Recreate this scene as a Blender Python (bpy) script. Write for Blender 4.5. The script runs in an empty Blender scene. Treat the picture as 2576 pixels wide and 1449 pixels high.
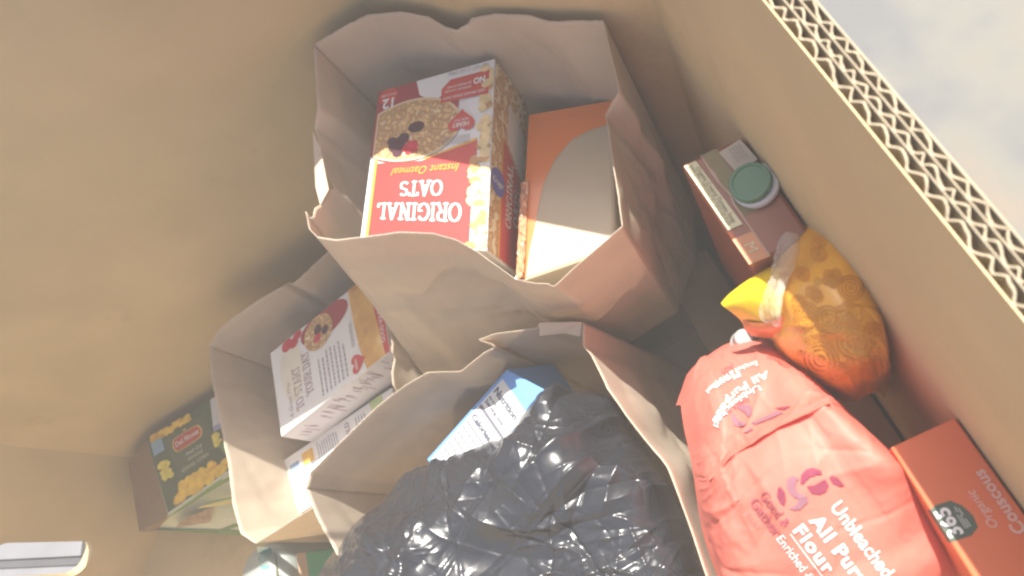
import bpy, bmesh, math, random
from mathutils import Vector, Matrix, noise
from mathutils.bvhtree import BVHTree

# ------------------------------------------------------------------ camera, light, exposure
S = bpy.context.scene
COL = S.collection
IW, IH, FOC = 2576.0, 1449.0, 1900.0        # photograph grid used for reading positions, focal length in it
HC = 1.24                                   # camera height above the concrete

def _ray(px, py):
    return Vector((px - IW / 2, -(py - IH / 2), -FOC)).normalized()

_down = _ray(2080, 1320)                    # where straight down falls in the picture
_n = _ray(2435, 635).cross(_ray(1919, 0))   # the long rim of the right-hand wall gives the heading
_u = _n.cross(_down).normalized()
if _u.z > 0: _u = -_u
_up = -_down
_x = _u.cross(_up)
ROT = Matrix((_x, _u, _up))                 # camera axes -> world axes
cam = bpy.data.cameras.new('camera')
camo = bpy.data.objects.new('camera', cam); COL.objects.link(camo)
camo.matrix_world = Matrix.Translation((0, 0, HC)) @ ROT.to_4x4()
cam.sensor_width = 36; cam.lens = 36 * FOC / IW
cam.clip_start = 0.02; cam.clip_end = 200
cam.dof.use_dof = True; cam.dof.focus_distance = 0.72; cam.dof.aperture_fstop = 11
S.camera = camo

SUNV = Vector((.20, .43, 1.0)).normalized() # towards the sun
w = bpy.data.worlds.new('World'); S.world = w; w.use_nodes = True
nt = w.node_tree
sky = nt.nodes.new('ShaderNodeTexSky'); sky.sky_type = 'NISHITA'; sky.sun_disc = False
sky.sun_elevation = math.asin(SUNV.z); sky.sun_rotation = math.atan2(SUNV.x, SUNV.y); sky.dust_density = 4; sky.ozone_density = .6; sky.air_density = .8
nt.links.new(sky.outputs[0], nt.nodes['Background'].inputs[0])
nt.nodes['Background'].inputs[1].default_value = 0.085
sun = bpy.data.lights.new('sun', 'SUN'); sun.energy = 4.4; sun.angle = math.radians(0.53); sun.color = (1, .96, .86)
suno = bpy.data.objects.new('sun', sun); COL.objects.link(suno)
suno.rotation_euler = (-SUNV).to_track_quat('-Z', 'Y').to_euler(); suno.location = (1, 2, 4)
S.view_settings.view_transform = 'Standard'; S.view_settings.look = 'None'
S.view_settings.exposure = 1.22; S.cycles.filter_width = 2.3; S.view_settings.gamma = 1

def at(px, py, D):
    """point seen at a picture position, D metres below the lens"""
    r = ROT @ _ray(px, py)
    return Vector((0, 0, HC)) + r * (D / -r.z)
def Z(D): return HC - D

# ------------------------------------------------------------------ materials
MATS = {}
def mat(name, c, rough=.6, var=.10, scale=18, bump=.0, bscale=300, spec=.4, coat=0, trans=0, metal=0, stain=0):
    if name in MATS: return MATS[name]
    m = bpy.data.materials.new(name); m.use_nodes = True
    t = m.node_tree; b = t.nodes['Principled BSDF']
    tc = t.nodes.new('ShaderNodeTexCoord')
    n1 = t.nodes.new('ShaderNodeTexNoise'); n1.inputs['Scale'].default_value = scale; n1.inputs['Detail'].default_value = 6
    t.links.new(tc.outputs['Object'], n1.inputs['Vector'])
    cr = t.nodes.new('ShaderNodeValToRGB')
    lo = [max(0, k * (1 - var)) for k in c]; hi = [min(1, k * (1 + var)) for k in c]
    cr.color_ramp.elements[0].position = .3; cr.color_ramp.elements[1].position = .7
    cr.color_ramp.elements[0].color = (*lo, 1); cr.color_ramp.elements[1].color = (*hi, 1)
    t.links.new(n1.outputs['Fac'], cr.inputs['Fac'])
    out = cr.outputs['Color']
    if stain:
        n2 = t.nodes.new('ShaderNodeTexNoise'); n2.inputs['Scale'].default_value = 3.1; n2.inputs['Detail'].default_value = 3
        t.links.new(tc.outputs['Object'], n2.inputs['Vector'])
        r2 = t.nodes.new('ShaderNodeValToRGB')
        r2.color_ramp.elements[0].position = .36; r2.color_ramp.elements[1].position = .58
        k = 1 - stain
        r2.color_ramp.elements[0].color = (k, k, k * .97, 1); r2.color_ramp.elements[1].color = (1, 1, 1, 1)
        t.links.new(n2.outputs['Fac'], r2.inputs['Fac'])
        mx = t.nodes.new('ShaderNodeMix'); mx.data_type = 'RGBA'; mx.blend_type = 'MULTIPLY'; mx.inputs[0].default_value = 1
        t.links.new(out, mx.inputs[6]); t.links.new(r2.outputs[0], mx.inputs[7]); out = mx.outputs[2]
    t.links.new(out, b.inputs['Base Color'])
    b.inputs['Roughness'].default_value = rough; b.inputs['Specular IOR Level'].default_value = spec
    b.inputs['Coat Weight'].default_value = coat; b.inputs['Metallic'].default_value = metal
    b.inputs['Coat Roughness'].default_value = .12
    if bump:
        n3 = t.nodes.new('ShaderNodeTexNoise'); n3.inputs['Scale'].default_value = bscale; n3.inputs['Detail'].default_value = 4
        t.links.new(tc.outputs['Object'], n3.inputs['Vector'])
        bp = t.nodes.new('ShaderNodeBump'); bp.inputs['Strength'].default_value = bump; bp.inputs['Distance'].default_value = .002
        t.links.new(n3.outputs['Fac'], bp.inputs['Height']); t.links.new(bp.outputs[0], b.inputs['Normal'])
    if trans:
        tr = t.nodes.new('ShaderNodeBsdfTranslucent'); t.links.new(out, tr.inputs['Color'])
        ms = t.nodes.new('ShaderNodeMixShader'); ms.inputs[0].default_value = trans
        t.links.new(b.outputs[0], ms.inputs[1]); t.links.new(tr.outputs[0], ms.inputs[2])
        t.links.new(ms.outputs[0], t.nodes['Material Output'].inputs['Surface'])
    MATS[name] = m
    return m

def ramp_mat(name, kind, scale, stops, rough=.45, spec=.4, coat=0, detail=3, feature='F1'):
    """printed picture: a cell or noise texture through a colour ramp"""
    if name in MATS: return MATS[name]
    m = bpy.data.materials.new(name); m.use_nodes = True
    t = m.node_tree; b = t.nodes['Principled BSDF']
    tc = t.nodes.new('ShaderNodeTexCoord')
    if kind == 'cells':
        v = t.nodes.new('ShaderNodeTexVoronoi'); v.feature = feature; o = v.outputs['Distance']
        wv = t.nodes.new('ShaderNodeTexNoise'); wv.inputs['Scale'].default_value = scale * .8
        t.links.new(tc.outputs['Object'], wv.inputs['Vector'])
        ad = t.nodes.new('ShaderNodeVectorMath'); ad.operation = 'MULTIPLY_ADD'
        ad.inputs[1].default_value = (.012, .012, .012)
        t.links.new(wv.outputs['Color'], ad.inputs[0]); t.links.new(tc.outputs['Object'], ad.inputs[2])
        t.links.new(ad.outputs[0], v.inputs['Vector'])
    else:
        v = t.nodes.new('ShaderNodeTexNoise'); v.inputs['Detail'].default_value = detail; o = v.outputs['Fac']
        t.links.new(tc.outputs['Object'], v.inputs['Vector'])
    v.inputs['Scale'].default_value = scale
    cr = t.nodes.new('ShaderNodeValToRGB')
    e = cr.color_ramp.elements
    while len(e) < len(stops): e.new(.5)
    for i, (p, c) in enumerate(stops):
        e[i].position = p; e[i].color = (*c, 1)
    t.links.new(o, cr.inputs[0]); t.links.new(cr.outputs[0], b.inputs['Base Color'])
    b.inputs['Roughness'].default_value = rough; b.inputs['Specular IOR Level'].default_value = spec
    b.inputs['Coat Weight'].default_value = coat
    MATS[name] = m
    return m

BOARD = mat('corrugated_board', (.625, .495, .295), .85, .05, 9, .12, 500, .2, stain=.14)
def add_flute_lines(m):
    t = m.node_tree; b = t.nodes['Principled BSDF']; tc = t.nodes['Texture Coordinate']
    mp = t.nodes.new('ShaderNodeMapping'); mp.inputs['Scale'].default_value = (75, 75, 2.2); t.links.new(tc.outputs['Object'], mp.inputs[0])
    n = t.nodes.new('ShaderNodeTexNoise'); n.inputs['Scale'].default_value = 1; n.inputs['Detail'].default_value = 2; t.links.new(mp.outputs[0], n.inputs['Vector'])
    bp = t.nodes.new('ShaderNodeBump'); bp.inputs['Strength'].default_value = .4; bp.inputs['Distance'].default_value = .0012
    t.links.new(n.outputs['Fac'], bp.inputs['Height'])
    old = b.inputs['Normal'].links[0].from_socket if b.inputs['Normal'].links else None
    if old: t.links.new(old, bp.inputs['Normal'])
    t.links.new(bp.outputs[0], b.inputs['Normal'])
    n2 = t.nodes.new('ShaderNodeTexNoise'); n2.inputs['Scale'].default_value = 5.5; n2.inputs['Detail'].default_value = 9; n2.inputs['Roughness'].default_value = .7
    t.links.new(tc.outputs['Object'], n2.inputs['Vector'])
    r = t.nodes.new('ShaderNodeValToRGB'); r.color_ramp.elements[0].position = .60; r.color_ramp.elements[1].position = .72
    r.color_ramp.elements[0].color = (1, 1, 1, 1); r.color_ramp.elements[1].color = (.88, .85, .80, 1)
    t.links.new(n2.outputs['Fac'], r.inputs[0])
    mx = t.nodes.new('ShaderNodeMix'); mx.data_type = 'RGBA'; mx.blend_type = 'MULTIPLY'; mx.inputs[0].default_value = 1
    src = b.inputs['Base Color'].links[0].from_socket
    t.links.new(src, mx.inputs[6]); t.links.new(r.outputs[0], mx.inputs[7]); t.links.new(mx.outputs[2], b.inputs['Base Color'])
add_flute_lines(BOARD)
EDGE = mat('board_edge', (.42, .35, .25), .85, .07, 60, .1, 600, .2)
PAPER = mat('kraft_bag_paper', (.75, .645, .525), .8, .04, 26, .15, 420, .25, trans=.32)
KRAFT = mat('plain_brown_carton', (.40, .27, .17), .85, .08, 20, .1, 400, .2)

# ------------------------------------------------------------------ object helpers
def link(o): COL.objects.link(o); return o
def root_of(o):
    while o.parent: o = o.parent
    return o
def thing(name, label, cat, loc, group=None):
    o = link(bpy.data.objects.new(name, None)); o.location = loc; o.empty_display_size = .03
    o['label'] = label; o['category'] = cat
    if group: o['group'] = group
    return o
def obj(name, vs, fs, m, parent=None, smooth=False, uvs=None):
    off = root_of(parent).location if parent else Vector((0, 0, 0))
    me = bpy.data.meshes.new(name)
    me.from_pydata([tuple(Vector(v) - off) for v in vs], [], fs); me.update()
    me.materials.append(m)
    if smooth:
        for p in me.polygons: p.use_smooth = True
    o = link(bpy.data.objects.new(name, me))
    if parent: o.parent = parent
    return o
def structure(o): o['kind'] = 'structure'; return o
def solid(o, th, off=0):
    md = o.modifiers.new('thickness', 'SOLIDIFY'); md.thickness = th; md.offset = off; return o
def bevel(o, wd, seg=2):
    md = o.modifiers.new('bevel', 'BEVEL'); md.width = wd; md.segments = seg; md.limit_method = 'ANGLE'
    md.angle_limit = math.radians(40); return o
def hexa(c8):
    """8 corners: top 0-3 (TL,TR,BR,BL seen from above), bottom 4-7"""
    return list(c8), [(3, 2, 1, 0), (4, 5, 6, 7), (0, 1, 5, 4), (1, 2, 6, 5), (2, 3, 7, 6), (3, 0, 4, 7)]
def prism(bm_pts, z0, z1):
    n = len(bm_pts)
    vs = [Vector((p[0], p[1], z0)) for p in bm_pts] + [Vector((p[0], p[1], z1)) for p in bm_pts]
    fs = [tuple(range(n - 1, -1, -1)), tuple(range(n, 2 * n))]
    fs += [(i, (i + 1) % n, n + (i + 1) % n, n + i) for i in range(n)]
    return vs, fs

class Face:
    """a printed face: u runs with the reading direction, v runs down the print; corners TL, TR, BR, BL"""
    def __init__(s, tl, tr, br, bl, flip=False):
        s.c = [Vector(tl), Vector(tr), Vector(br), Vector(bl)]
        s.w = ((s.c[1] - s.c[0]).length + (s.c[2] - s.c[3]).length) / 2
        s.h = ((s.c[3] - s.c[0]).length + (s.c[2] - s.c[1]).length) / 2
        s.n = (s.c[1] - s.c[0]).cross(s.c[0] - s.c[3]).normalized()
        if s.n.dot(Vector((0, 0, HC)) - s.c[0]) < 0: s.n = -s.n
    def pt(s, u, v, l):
        a = s.c[0].lerp(s.c[1], u); b = s.c[3].lerp(s.c[2], u)
        return a.lerp(b, v) + s.n * (.00035 * l)
class Wrap:
    """print lying on a curved surface: a local frame dropped on to the surface along the viewing side"""
    def __init__(s, bvh, o, right, down):
        s.b = bvh; s.o = Vector(o); s.r = Vector(right); s.d = Vector(down); s.w = s.r.length; s.h = s.d.length
    def pt(s, u, v, l):
        q = s.o + s.r * u + s.d * v
        d = (ROT @ _ray(q.x, q.y)).normalized()
        hit = s.b.ray_cast(Vector((0, 0, HC)), d)
        if hit[0] is None: return at(q.x, q.y, .56)
        n = hit[1] if hit[1].dot(d) < 0 else -hit[1]
        return hit[0] + n * (.0005 * l)

def decal(name, f, polys, m, parent, l=1):
    vs = []; fs = []
    for k, p in enumerate(polys):
        b = len(vs)
        if type(f) is Face: p = [(min(.996, max(.004, u)), min(.996, max(.004, v))) for u, v in p]
        vs += [f.pt(u, v, l + k * .003) for u, v in p]; fs.append(tuple(range(b, b + len(p))))
    return obj(name, vs, fs, m, parent)
def ell(cx, cy, rx, ry, n=28, a0=0, a1=2 * math.pi):
    return [(cx + rx * math.cos(a0 + (a1 - a0) * i / n), cy + ry * math.sin(a0 + (a1 - a0) * i / n)) for i in range(n)]
def rect(u0, v0, u1, v1): return [(u0, v0), (u1, v0), (u1, v1), (u0, v1)]
def grid_rect(u0, v0, u1, v1, n=6, k=1):
    r = []
    for i in range(n):
        for j in range(k):
            r.append(rect(u0 + (u1 - u0) * i / n, v0 + (v1 - v0) * j / k, u0 + (u1 - u0) * (i + 1) / n, v0 + (v1 - v0) * (j + 1) / k))
    return r
def text(name, f, s, u, v, wd, m, parent, l=2, bold=0.0, shear=0, align='LEFT', hscale=1, rot=0, maxh=None, space=1.0):
    """lettering: baseline-left at (u,v), total width wd in units of u"""
    cu = bpy.data.curves.new('t', 'FONT'); cu.body = s; cu.offset = bold; cu.shear = shear; cu.resolution_u = 3; cu.space_character = space
    to = bpy.data.objects.new('t', cu)
    me = bpy.data.meshes.new_from_object(to)
    xs = [p.co.x for p in me.vertices]
    if not xs: return None
    x0, x1 = min(xs), max(xs)
    k = wd * f.w / (x1 - x0)
    ca, sa = math.cos(rot), math.sin(rot)
    vs = []
    for p in me.vertices:
        x = (p.co.x - x0) * k - (wd * f.w / 2 if align == 'CENTER' else 0); y = p.co.y * k * hscale
        x, y = x * ca - y * sa, x * sa + y * ca
        vs.append(f.pt(u + x / f.w, v - y / f.h, l))
    fs = [tuple(p.vertices) for p in me.polygons]
    bpy.data.objects.remove(to); bpy.data.curves.remove(cu); bpy.data.meshes.remove(me)
    return obj(name, vs, fs, m, parent)

# slab-serif capitals drawn as strokes
def arc(cx, cy, rx, ry, a, b, n=12):
    return [(cx + rx * math.cos(math.radians(a + (b - a) * i / n)), cy + ry * math.sin(math.radians(a + (b - a) * i / n))) for i in range(n + 1)]
SLAB = {
 'O': (.86, [arc(.43, .5, .36, .46, 0, 360, 24)], []),
 'R': (.84, [[(.2, 0), (.2, 1)], [(.2, .95)] + arc(.48, .72, .22, .23, 90, -90) + [(.2, .49)], [(.45, .49), (.72, 0)]], [(.2, 0), (.2, 1), (.76, 0)]),
 'I': (.42, [[(.21, 0), (.21, 1)]], [(.21, 0), (.21, 1)]),
 'G': (.88, [arc(.44, .5, .36, .46, 40, 325, 20), [(.75, .12), (.75, .45), (.52, .45)]], []),
 'N': (.9, [[(.2, 0), (.2, 1)], [(.2, 1), (.7, 0)], [(.7, 0), (.7, 1)]], [(.2, 0), (.16, 1), (.7, 1)]),
 'A': (.86, [[(.14, 0), (.43, 1)], [(.43, 1), (.72, 0)], [(.24, .33), (.62, .33)]], [(.14, 0), (.72, 0)]),
 'L': (.7, [[(.2, 0), (.2, 1)], [(.2, .05), (.62, .05), (.62, .25)]], [(.2, 0), (.2, 1)]),
 'T': (.78, [[(.39, 0), (.39, 1)], [(.08, .78), (.08, .95), (.7, .95), (.7, .78)]], [(.39, 0)]),
 'S': (.7, [arc(.35, .73, .23, .22, 30, 270, 12) + arc(.35, .27, .25, .23, 90, -150, 12)], []),
 'U': (.86, [[(.18, 1)] + arc(.43, .32, .25, .28, 180, 360, 10) + [(.68, 1)]], [(.18, 1), (.68, 1)]),
 'Y': (.8, [[(.1, 1), (.4, .48)], [(.7, 1), (.4, .48)], [(.4, .48), (.4, 0)]], [(.1, 1), (.7, 1), (.4, 0)]),
 'D': (.84, [[(.2, 0), (.2, 1)], [(.2, .95)] + arc(.42, .5, .3, .45, 90, -90) + [(.2, .05)]], [(.14, 0), (.14, 1)]),
 ' ': (.4, [], [])}
def slab(name, f, s, u, v, wd, m, parent, l=2, th=.17, ratio=1.0):
    tot = sum(SLAB[c][0] for c in s); k = wd * f.w / tot
    vs = []; fs = []; x0 = 0; q = 0
    def quad(p):
        nonlocal q
        b = len(vs); q += 1
        for x, y in p: vs.append(f.pt(u + (x0 + x) * k / f.w, v - y * k * ratio / f.h, l + q * .004))
        fs.append((b, b + 1, b + 2, b + 3))
    for c in s:
        wd_, st, se = SLAB[c]
        for pl in st:
            for i in range(len(pl) - 1):
                a = Vector(pl[i]); b = Vector(pl[i + 1]); d = (b - a)
                if d.length < 1e-5: continue
                d.normalize(); nn = Vector((-d.y, d.x))
                t2 = th * (.5 if abs(d.x) < .85 else .3)
                a2 = a - d * t2 * .35; b2 = b + d * t2 * .35
                quad([a2 + nn * t2, a2 - nn * t2, b2 - nn * t2, b2 + nn * t2])
        for x, y in se:
            yy = .045 if y == 0 else .955
            quad([(x - .19, yy - .05), (x + .19, yy - .05), (x + .19, yy + .05), (x - .19, yy + .05)])
        x0 += wd_
    return obj(name, vs, fs, m, parent)
def lines(name, f, u0, v0, u1, v1, n, m, parent, l=2, seed=1, fill=.42, wmin=.02, wmax=.07, ragged=.2):
    """rows of small print as word-long strokes"""
    rn = random.Random(seed); ps = []
    for i in range(n):
        v = v0 + (v1 - v0) * i / n; hh = (v1 - v0) / n * fill; u = u0; ue = u1 - rn.random() * ragged * (u1 - u0)
        while u < ue:
            wd = rn.uniform(wmin, wmax)
            ps.append(rect(u, v, min(u + wd, ue), v + hh)); u += wd + wmin * .45
    return decal(name, f, ps, m, parent, l)

WHITE = mat('white_print', (.82, .82, .80), .4, .02, 30, spec=.4)
INK = mat('grey_ink', (.30, .30, .34), .5, .05, 60)
DARK = mat('dark_ink', (.06, .06, .08), .5, .05, 60)

# ------------------------------------------------------------------ the setting: concrete and the octagonal bin
CONC = ramp_mat('concrete', 'noise', 5, [(.34, (.155, .158, .165)), (.5, (.20, .195, .18)), (.66, (.235, .20, .165))], .9, .2, 0, 9)
g = obj('ground', [(-2.5, -2.5, 0), (2.5, -2.5, 0), (2.5, 2.5, 0), (-2.5, 2.5, 0)], [(0, 1, 2, 3)], CONC)
structure(g)

T = .017; ZR = Z(.304); FL = .022
OCT = [Vector(p) for p in ((.094, .396), (-.127, .617), (-1.034, .617), (-1.255, .396), (-1.255, -.19), (-1.034, -.411), (-.127, -.411), (.094, -.19))]
bin_ = thing('cardboard_bin', 'huge open octagonal bin of thick tan corrugated cardboard holding all the groceries', 'cardboard bin', (-.58, .1, 0.004))
_c = Vector((-.58, .1))
vs, fs = prism([tuple(p + (p - _c).normalized() * .006) for p in OCT][::-1], .006, .02)
obj('bin_floor', vs, fs, BOARD, bin_)
FD = .016
ROWS = ((.0008, .0058, .0125), (.0068, .0045, .0092), (.0121, .0048, .0112))   # start, height, pitch of each fluted row
def wave_row(a, d, nrm, L, start, hgt, pitch, seed):
    rn = random.Random(seed); vs = []; fs = []; th = .0011
    n = int(L / pitch); k = 0; steps = 8; ph = rn.random()
    jit = [rn.uniform(-.30, .30) for _ in range(n + 3)]; hj = [rn.uniform(.74, 1) for _ in range(n + 3)]
    tot = n * steps
    for i in range(tot + 1):
        s = L * i / tot; c = s / pitch + ph; q = int(c)
        c2 = c + jit[q] * math.sin(math.pi * (c - q)) ** 2
        tri = math.asin(math.sin(2 * math.pi * c2) * .985) / (math.pi / 2)
        y = start + hgt * (.5 + .47 * tri * hj[q])
        for o in (-th / 2, th / 2):
            for z in (ZR - FD, ZR - .0004 - rn.random() * .0006):
                p = a + d * s + nrm * (y + o); vs.append((p.x, p.y, z))
        if i:
            b = (i - 1) * 4; e = i * 4
            fs += [(b + 1, e + 1, e + 3, b + 3), (b, b + 1, e + 1, e), (b + 3, b + 2, e + 2, e + 3)]
    return vs, fs
for k in range(8):
    a = OCT[k]; b = OCT[(k + 1) % 8]; d = (b - a).normalized(); nrm = Vector((d.y, -d.x))   # outward
    if nrm.dot(a - Vector((-.58, .1))) < 0: nrm = -nrm
    L = (b - a).length; ex = math.tan(math.radians(22.5))
    def q(s, t): p = a + d * s + nrm * t; return (p.x, p.y)
    def slab_poly(t0, t1): return [q(-t0 * ex, t0), q(L + t0 * ex, t0), q(L + t1 * ex, t1), q(-t1 * ex, t1)]
    if k == 2:      # the panel with the hand slot
        import itertools
        hole = []
        s0, s1, z0, z1, r = .158, .2225, Z(1.079), Z(.885), .026
        for cx, cz, aa in ((s1 - r, z1 - r, 0), (s0 + r, z1 - r, 90), (s0 + r, z0 + r, 180), (s1 - r, z0 + r, 270)):
            for i in range(7):
                an = math.radians(aa + 15 * i); hole.append((cx + r * math.cos(an), cz + r * math.sin(an)))
        # ring of quads between the slot and the panel outline
        outer = []
        cxm, czm = (s0 + s1) / 2, (z0 + z1) / 2
        for (x, z) in hole:
            dx, dz = x - cxm, z - czm
            ks = []
            if dx > 0: ks.append((L - cxm) / dx)
            if dx < 0: ks.append(-cxm / dx)
            if dz > 0: ks.append((ZR - FD - czm) / dz)
            if dz < 0: ks.append((.004 - czm) / dz)
            kk = min(t for t in ks if t > 0); outer.append((cxm + dx * kk, czm + dz * kk))
        corners = [(L, ZR - FD), (0, ZR - FD), (0, .004), (L, .004)]
        bm = bmesh.new()
        def V3(s, z, t): p = a + d * s + nrm * t; return bm.verts.new((p.x, p.y, z))
        for t in (0, T):
            hv = [V3(x, z, t) for x, z in hole]; ov = [V3(x, z, t) for x, z in outer]
            n = len(hole)
            for i in range(n):
                j = (i + 1) % n
                bm.faces.new((hv[i], hv[j], ov[j], ov[i]))
                (x0, y0), (x1, y1) = outer[i], outer[j]
                if abs(x0 - x1) > 1e-6 and abs(y0 - y1) > 1e-6:
                    best = min(corners, key=lambda c: min(abs(c[0] - x0), abs(c[0] - x1)) + min(abs(c[1] - y0), abs(c[1] - y1)))
                    cv = V3(best[0], best[1], t); bm.faces.new((ov[i], ov[j], cv))
            if t == 0: h0 = hv
            else:
                for i in range(n):
                    j = (i + 1) % n; bm.faces.new((h0[i], h0[j], hv[j], hv[i]))
        bmesh.ops.recalc_face_normals(bm, faces=bm.faces)
        vs = [v.co.copy() for v in bm.verts]; bm.verts.index_update()
        fs = [tuple(v.index for v in f.verts) for f in bm.faces]; bm.free()
        pan = obj('wall_panel', vs, fs, BOARD, bin_); pan['label'] = 'tan wall panel with a rounded hand slot'
    else:
        vs, fs = prism(slab_poly(0, T), .004, ZR - FD)
        pan = obj('wall_panel', vs, fs, BOARD, bin_)
    for t0, t1 in ((0, .0008), (.0066, .0072), (.0116, .0122), (.0162, T)):
        vs, fs = prism(slab_poly(t0, t1), ZR - FD, ZR)
        obj('liner', vs, fs, BOARD if t0 == 0 else EDGE, pan)
    for j, (st, hg, pi) in enumerate(ROWS):
        vs, fs = wave_row(a, d, nrm, L, st, hg, pi, k * 5 + j)
        obj('fluting', vs, fs, EDGE, pan)

# pale metal beside the bin, seen through the slot
STEEL = mat('pale_metal', (.50, .51, .54), .5, .06, 12, .1, 200, .5)
SDARK = mat('grey_metal', (.09, .09, .10), .5, .08, 12, .05, 200, .5)
SMID = mat('mid_grey_metal', (.22, .22, .24), .5, .08, 12, .05, 200, .5)
mr = thing('metal_ramp_plate', 'grey and white ribbed metal plate lying on the concrete, seen through the hand slot', 'metal plate', (-1.46, .6, .003))
rr_ = Vector((-.925, .38, 0)); pp_ = Vector((-.38, -.925, 0)); o0 = Vector((-1.47, .6, 0))
for s0, s1, h_, m_, nm in ((-.20, -.052, .012, SDARK, 'plate'), (-.050, -.012, .016, SMID, 'rib'), (-.010, .006, .008, SDARK, 'groove'), (.008, .024, .014, SMID, 'rib'), (.026, .16, .020, STEEL, 'rib')):
    p = [o0 + rr_ * -.13 + pp_ * s0, o0 + rr_ * .45 + pp_ * s0, o0 + rr_ * .45 + pp_ * s1, o0 + rr_ * -.13 + pp_ * s1]
    vs, fs = prism([(v.x, v.y) for v in p], .003, .003 + h_); bevel(obj(nm, vs, fs, m_, mr), .001)

# ------------------------------------------------------------------ paper bags
def resample(pts, n):
    ln = [0]
    for i in range(1, len(pts)): ln.append(ln[-1] + (pts[i] - pts[i - 1]).length)
    r = []
    for k in range(n):
        s = ln[-1] * k / (n - 1); i = 1
        while i < len(pts) - 1 and ln[i] < s: i += 1
        f = (s - ln[i - 1]) / max(1e-9, ln[i] - ln[i - 1]); r.append(pts[i - 1].lerp(pts[i], min(1, max(0, f))))
    return r
import numpy as np
def crease_field(X, Y, n, seed, amp, length, width, x0, x1, y0, y1, centre=None, spread=.5):
    """height from many straight sharp ridges, as paper or film keeps after crumpling"""
    r = np.random.RandomState(seed); H = np.zeros_like(X)
    for i in range(n):
        cx, cy = r.uniform(x0, x1), r.uniform(y0, y1); a = r.uniform(0, math.pi)
        if centre is not None:
            c = centre[r.randint(len(centre))]; a = math.atan2(cy - c[1], cx - c[0]) + r.normal(0, spread)
        l = r.uniform(*length); w_ = r.uniform(*width); k = r.uniform(*amp) * (1 if r.rand() < .6 else -1)
        sx, sy = math.cos(a), math.sin(a)
        t_ = (X - cx) * sx + (Y - cy) * sy; s_ = -(X - cx) * sy + (Y - cy) * sx + .12 * t_ * t_ / l * r.normal()
        H += k * np.exp(-np.abs(s_) / w_) * np.exp(-(np.abs(t_) / l) ** 3)
    return H
def panel(name, top, bot, parent, amp=.006, rows=64, cols=90, seed=0, bulge=0, torn=.0012, m=None, freq=9, inward=None):
    tp = resample([Vector(p) for p in top], cols); bt = resample([Vector(p) for p in bot], cols)
    ax = (tp[-1] - tp[0]); n0 = ax.cross(bt[0] - tp[0]).normalized()
    rn = random.Random(seed); vs = []; fs = []
    Wm = (tp[-1] - tp[0]).length; Hm = (bt[0] - tp[0]).length
    gx, gy = np.meshgrid(np.linspace(0, Wm, cols), np.linspace(0, Hm, rows + 1))
    CR = crease_field(gx, gy, 34, seed + 50, (.0006, .0024), (.02, .11), (.004, .018), 0, Wm, 0, Hm * .8)
    CR += .0016 * np.exp(-np.abs(gy - Hm * .42 - .01 * np.sin(gx * 9)) / .006)        # factory fold across
    if 'side' in name: CR += .004 * np.exp(-np.abs(gx - Wm * .5) / .02)                # gusset fold
    for j in range(rows + 1):
        v = j / rows
        for i in range(cols):
            u = i / (cols - 1)
            p = tp[i].lerp(bt[i], v)
            e = min(1, 6 * u * (1 - u)) * (.12 + .88 * min(1, 4 * v)) * min(1, 6 * (1 - v) + .05)
            q = Vector((u * 3 + seed * 7.1, v * 2.2, seed * 3.3))
            # broad facets with soft ridges, like paper that was once folded
            dd_ = abs(noise.noise(q * 1.1)) * 1.6 - .35 + .5 * noise.noise(q * 2.3) + .25 * abs(noise.noise(q * 5.1))
            p = p + n0 * (amp * dd_ * e + CR[j, i] * min(1, 8 * u * (1 - u)) * (.3 + .7 * min(1, 6 * v)) + bulge * math.sin(math.pi * u) * math.sin(math.pi * min(1, v)))
            if j == 0 and torn: p.z += torn * (rn.random() - .5)
            vs.append(p)
    for j in range(rows):
        for i in range(cols - 1):
            a = j * cols + i; fs.append((a, a + 1, a + cols + 1, a + cols))
    o = obj(name, vs, fs, m or PAPER, parent, smooth=True)
    return solid(o, .0005)
def A(*l): return [at(*p) for p in l]
def xy(p, D): return Vector((p[0], p[1], Z(D)))

# bag holding the oats
BD = .90
b1 = thing('paper_grocery_bag', 'open brown paper bag with the red oats carton inside, tallest of the bags', 'paper bag', (-.15, .4, Z(BD)), 'open brown paper bags')
bBL, bBR = Vector((-.205, .598, Z(BD))), Vector((.060, .392, Z(BD)))
bFR, bFL = at(1705, 785, BD), at(1078, 962, BD)
panel('back_panel', A((790, 112, .535), (860, 70, .535), (925, 36, .535), (1010, 29, .535), (1080, 42, .54), (1122, 68, .548), (1150, 75, .552), (1176, 60, .548), (1186, 46, .54), (1250, 35, .535), (1330, 36, .533), (1382, 53, .533), (1518, 51, .53)), [bBL, bBR], b1, .008, seed=1, torn=.0012, cols=130)
panel('side_panel', A((1518, 51, .53), (1536, 140, .54), (1555, 228, .55), (1538, 262, .565), (1523, 291, .575), (1534, 358, .575), (1549, 464, .57), (1565, 569, .56)), [bBR, bBR.lerp(bFR, .5) + Vector((.012, 0, 0)), bFR], b1, .007, seed=2, torn=.001)
panel('front_panel', A((1565, 569, .56), (1443, 675, .572), (1400, 716, .578), (1389, 722, .58), (1380, 714, .578), (1346, 713, .582), (1296, 703, .582), (1245, 667, .578), (1199, 633, .575), (1148, 604, .57), (1089, 587, .565), (1005, 583, .56), (920, 595, .56), (845, 602, .56), (798, 595, .56), (777, 574, .56), (769, 532, .555)), [bFR, at(1591, 858, BD), at(1330, 925, BD), bFL], b1, .006, seed=3, cols=130, torn=.0006)
panel('side_panel', A((769, 532, .555), (774, 548, .56), (787, 545, .562), (792, 522, .565), (805, 514, .575), (826, 477, .585), (842, 476, .59), (822, 440, .585), (806, 371, .58), (790, 322, .57), (798, 270, .555), (794, 190, .545), (790, 112, .535)), [bFL, bFL.lerp(bBL, .5) + Vector((.085, -.03, 0)), bBL], b1, .006, seed=4, torn=.001, cols=80)
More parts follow.
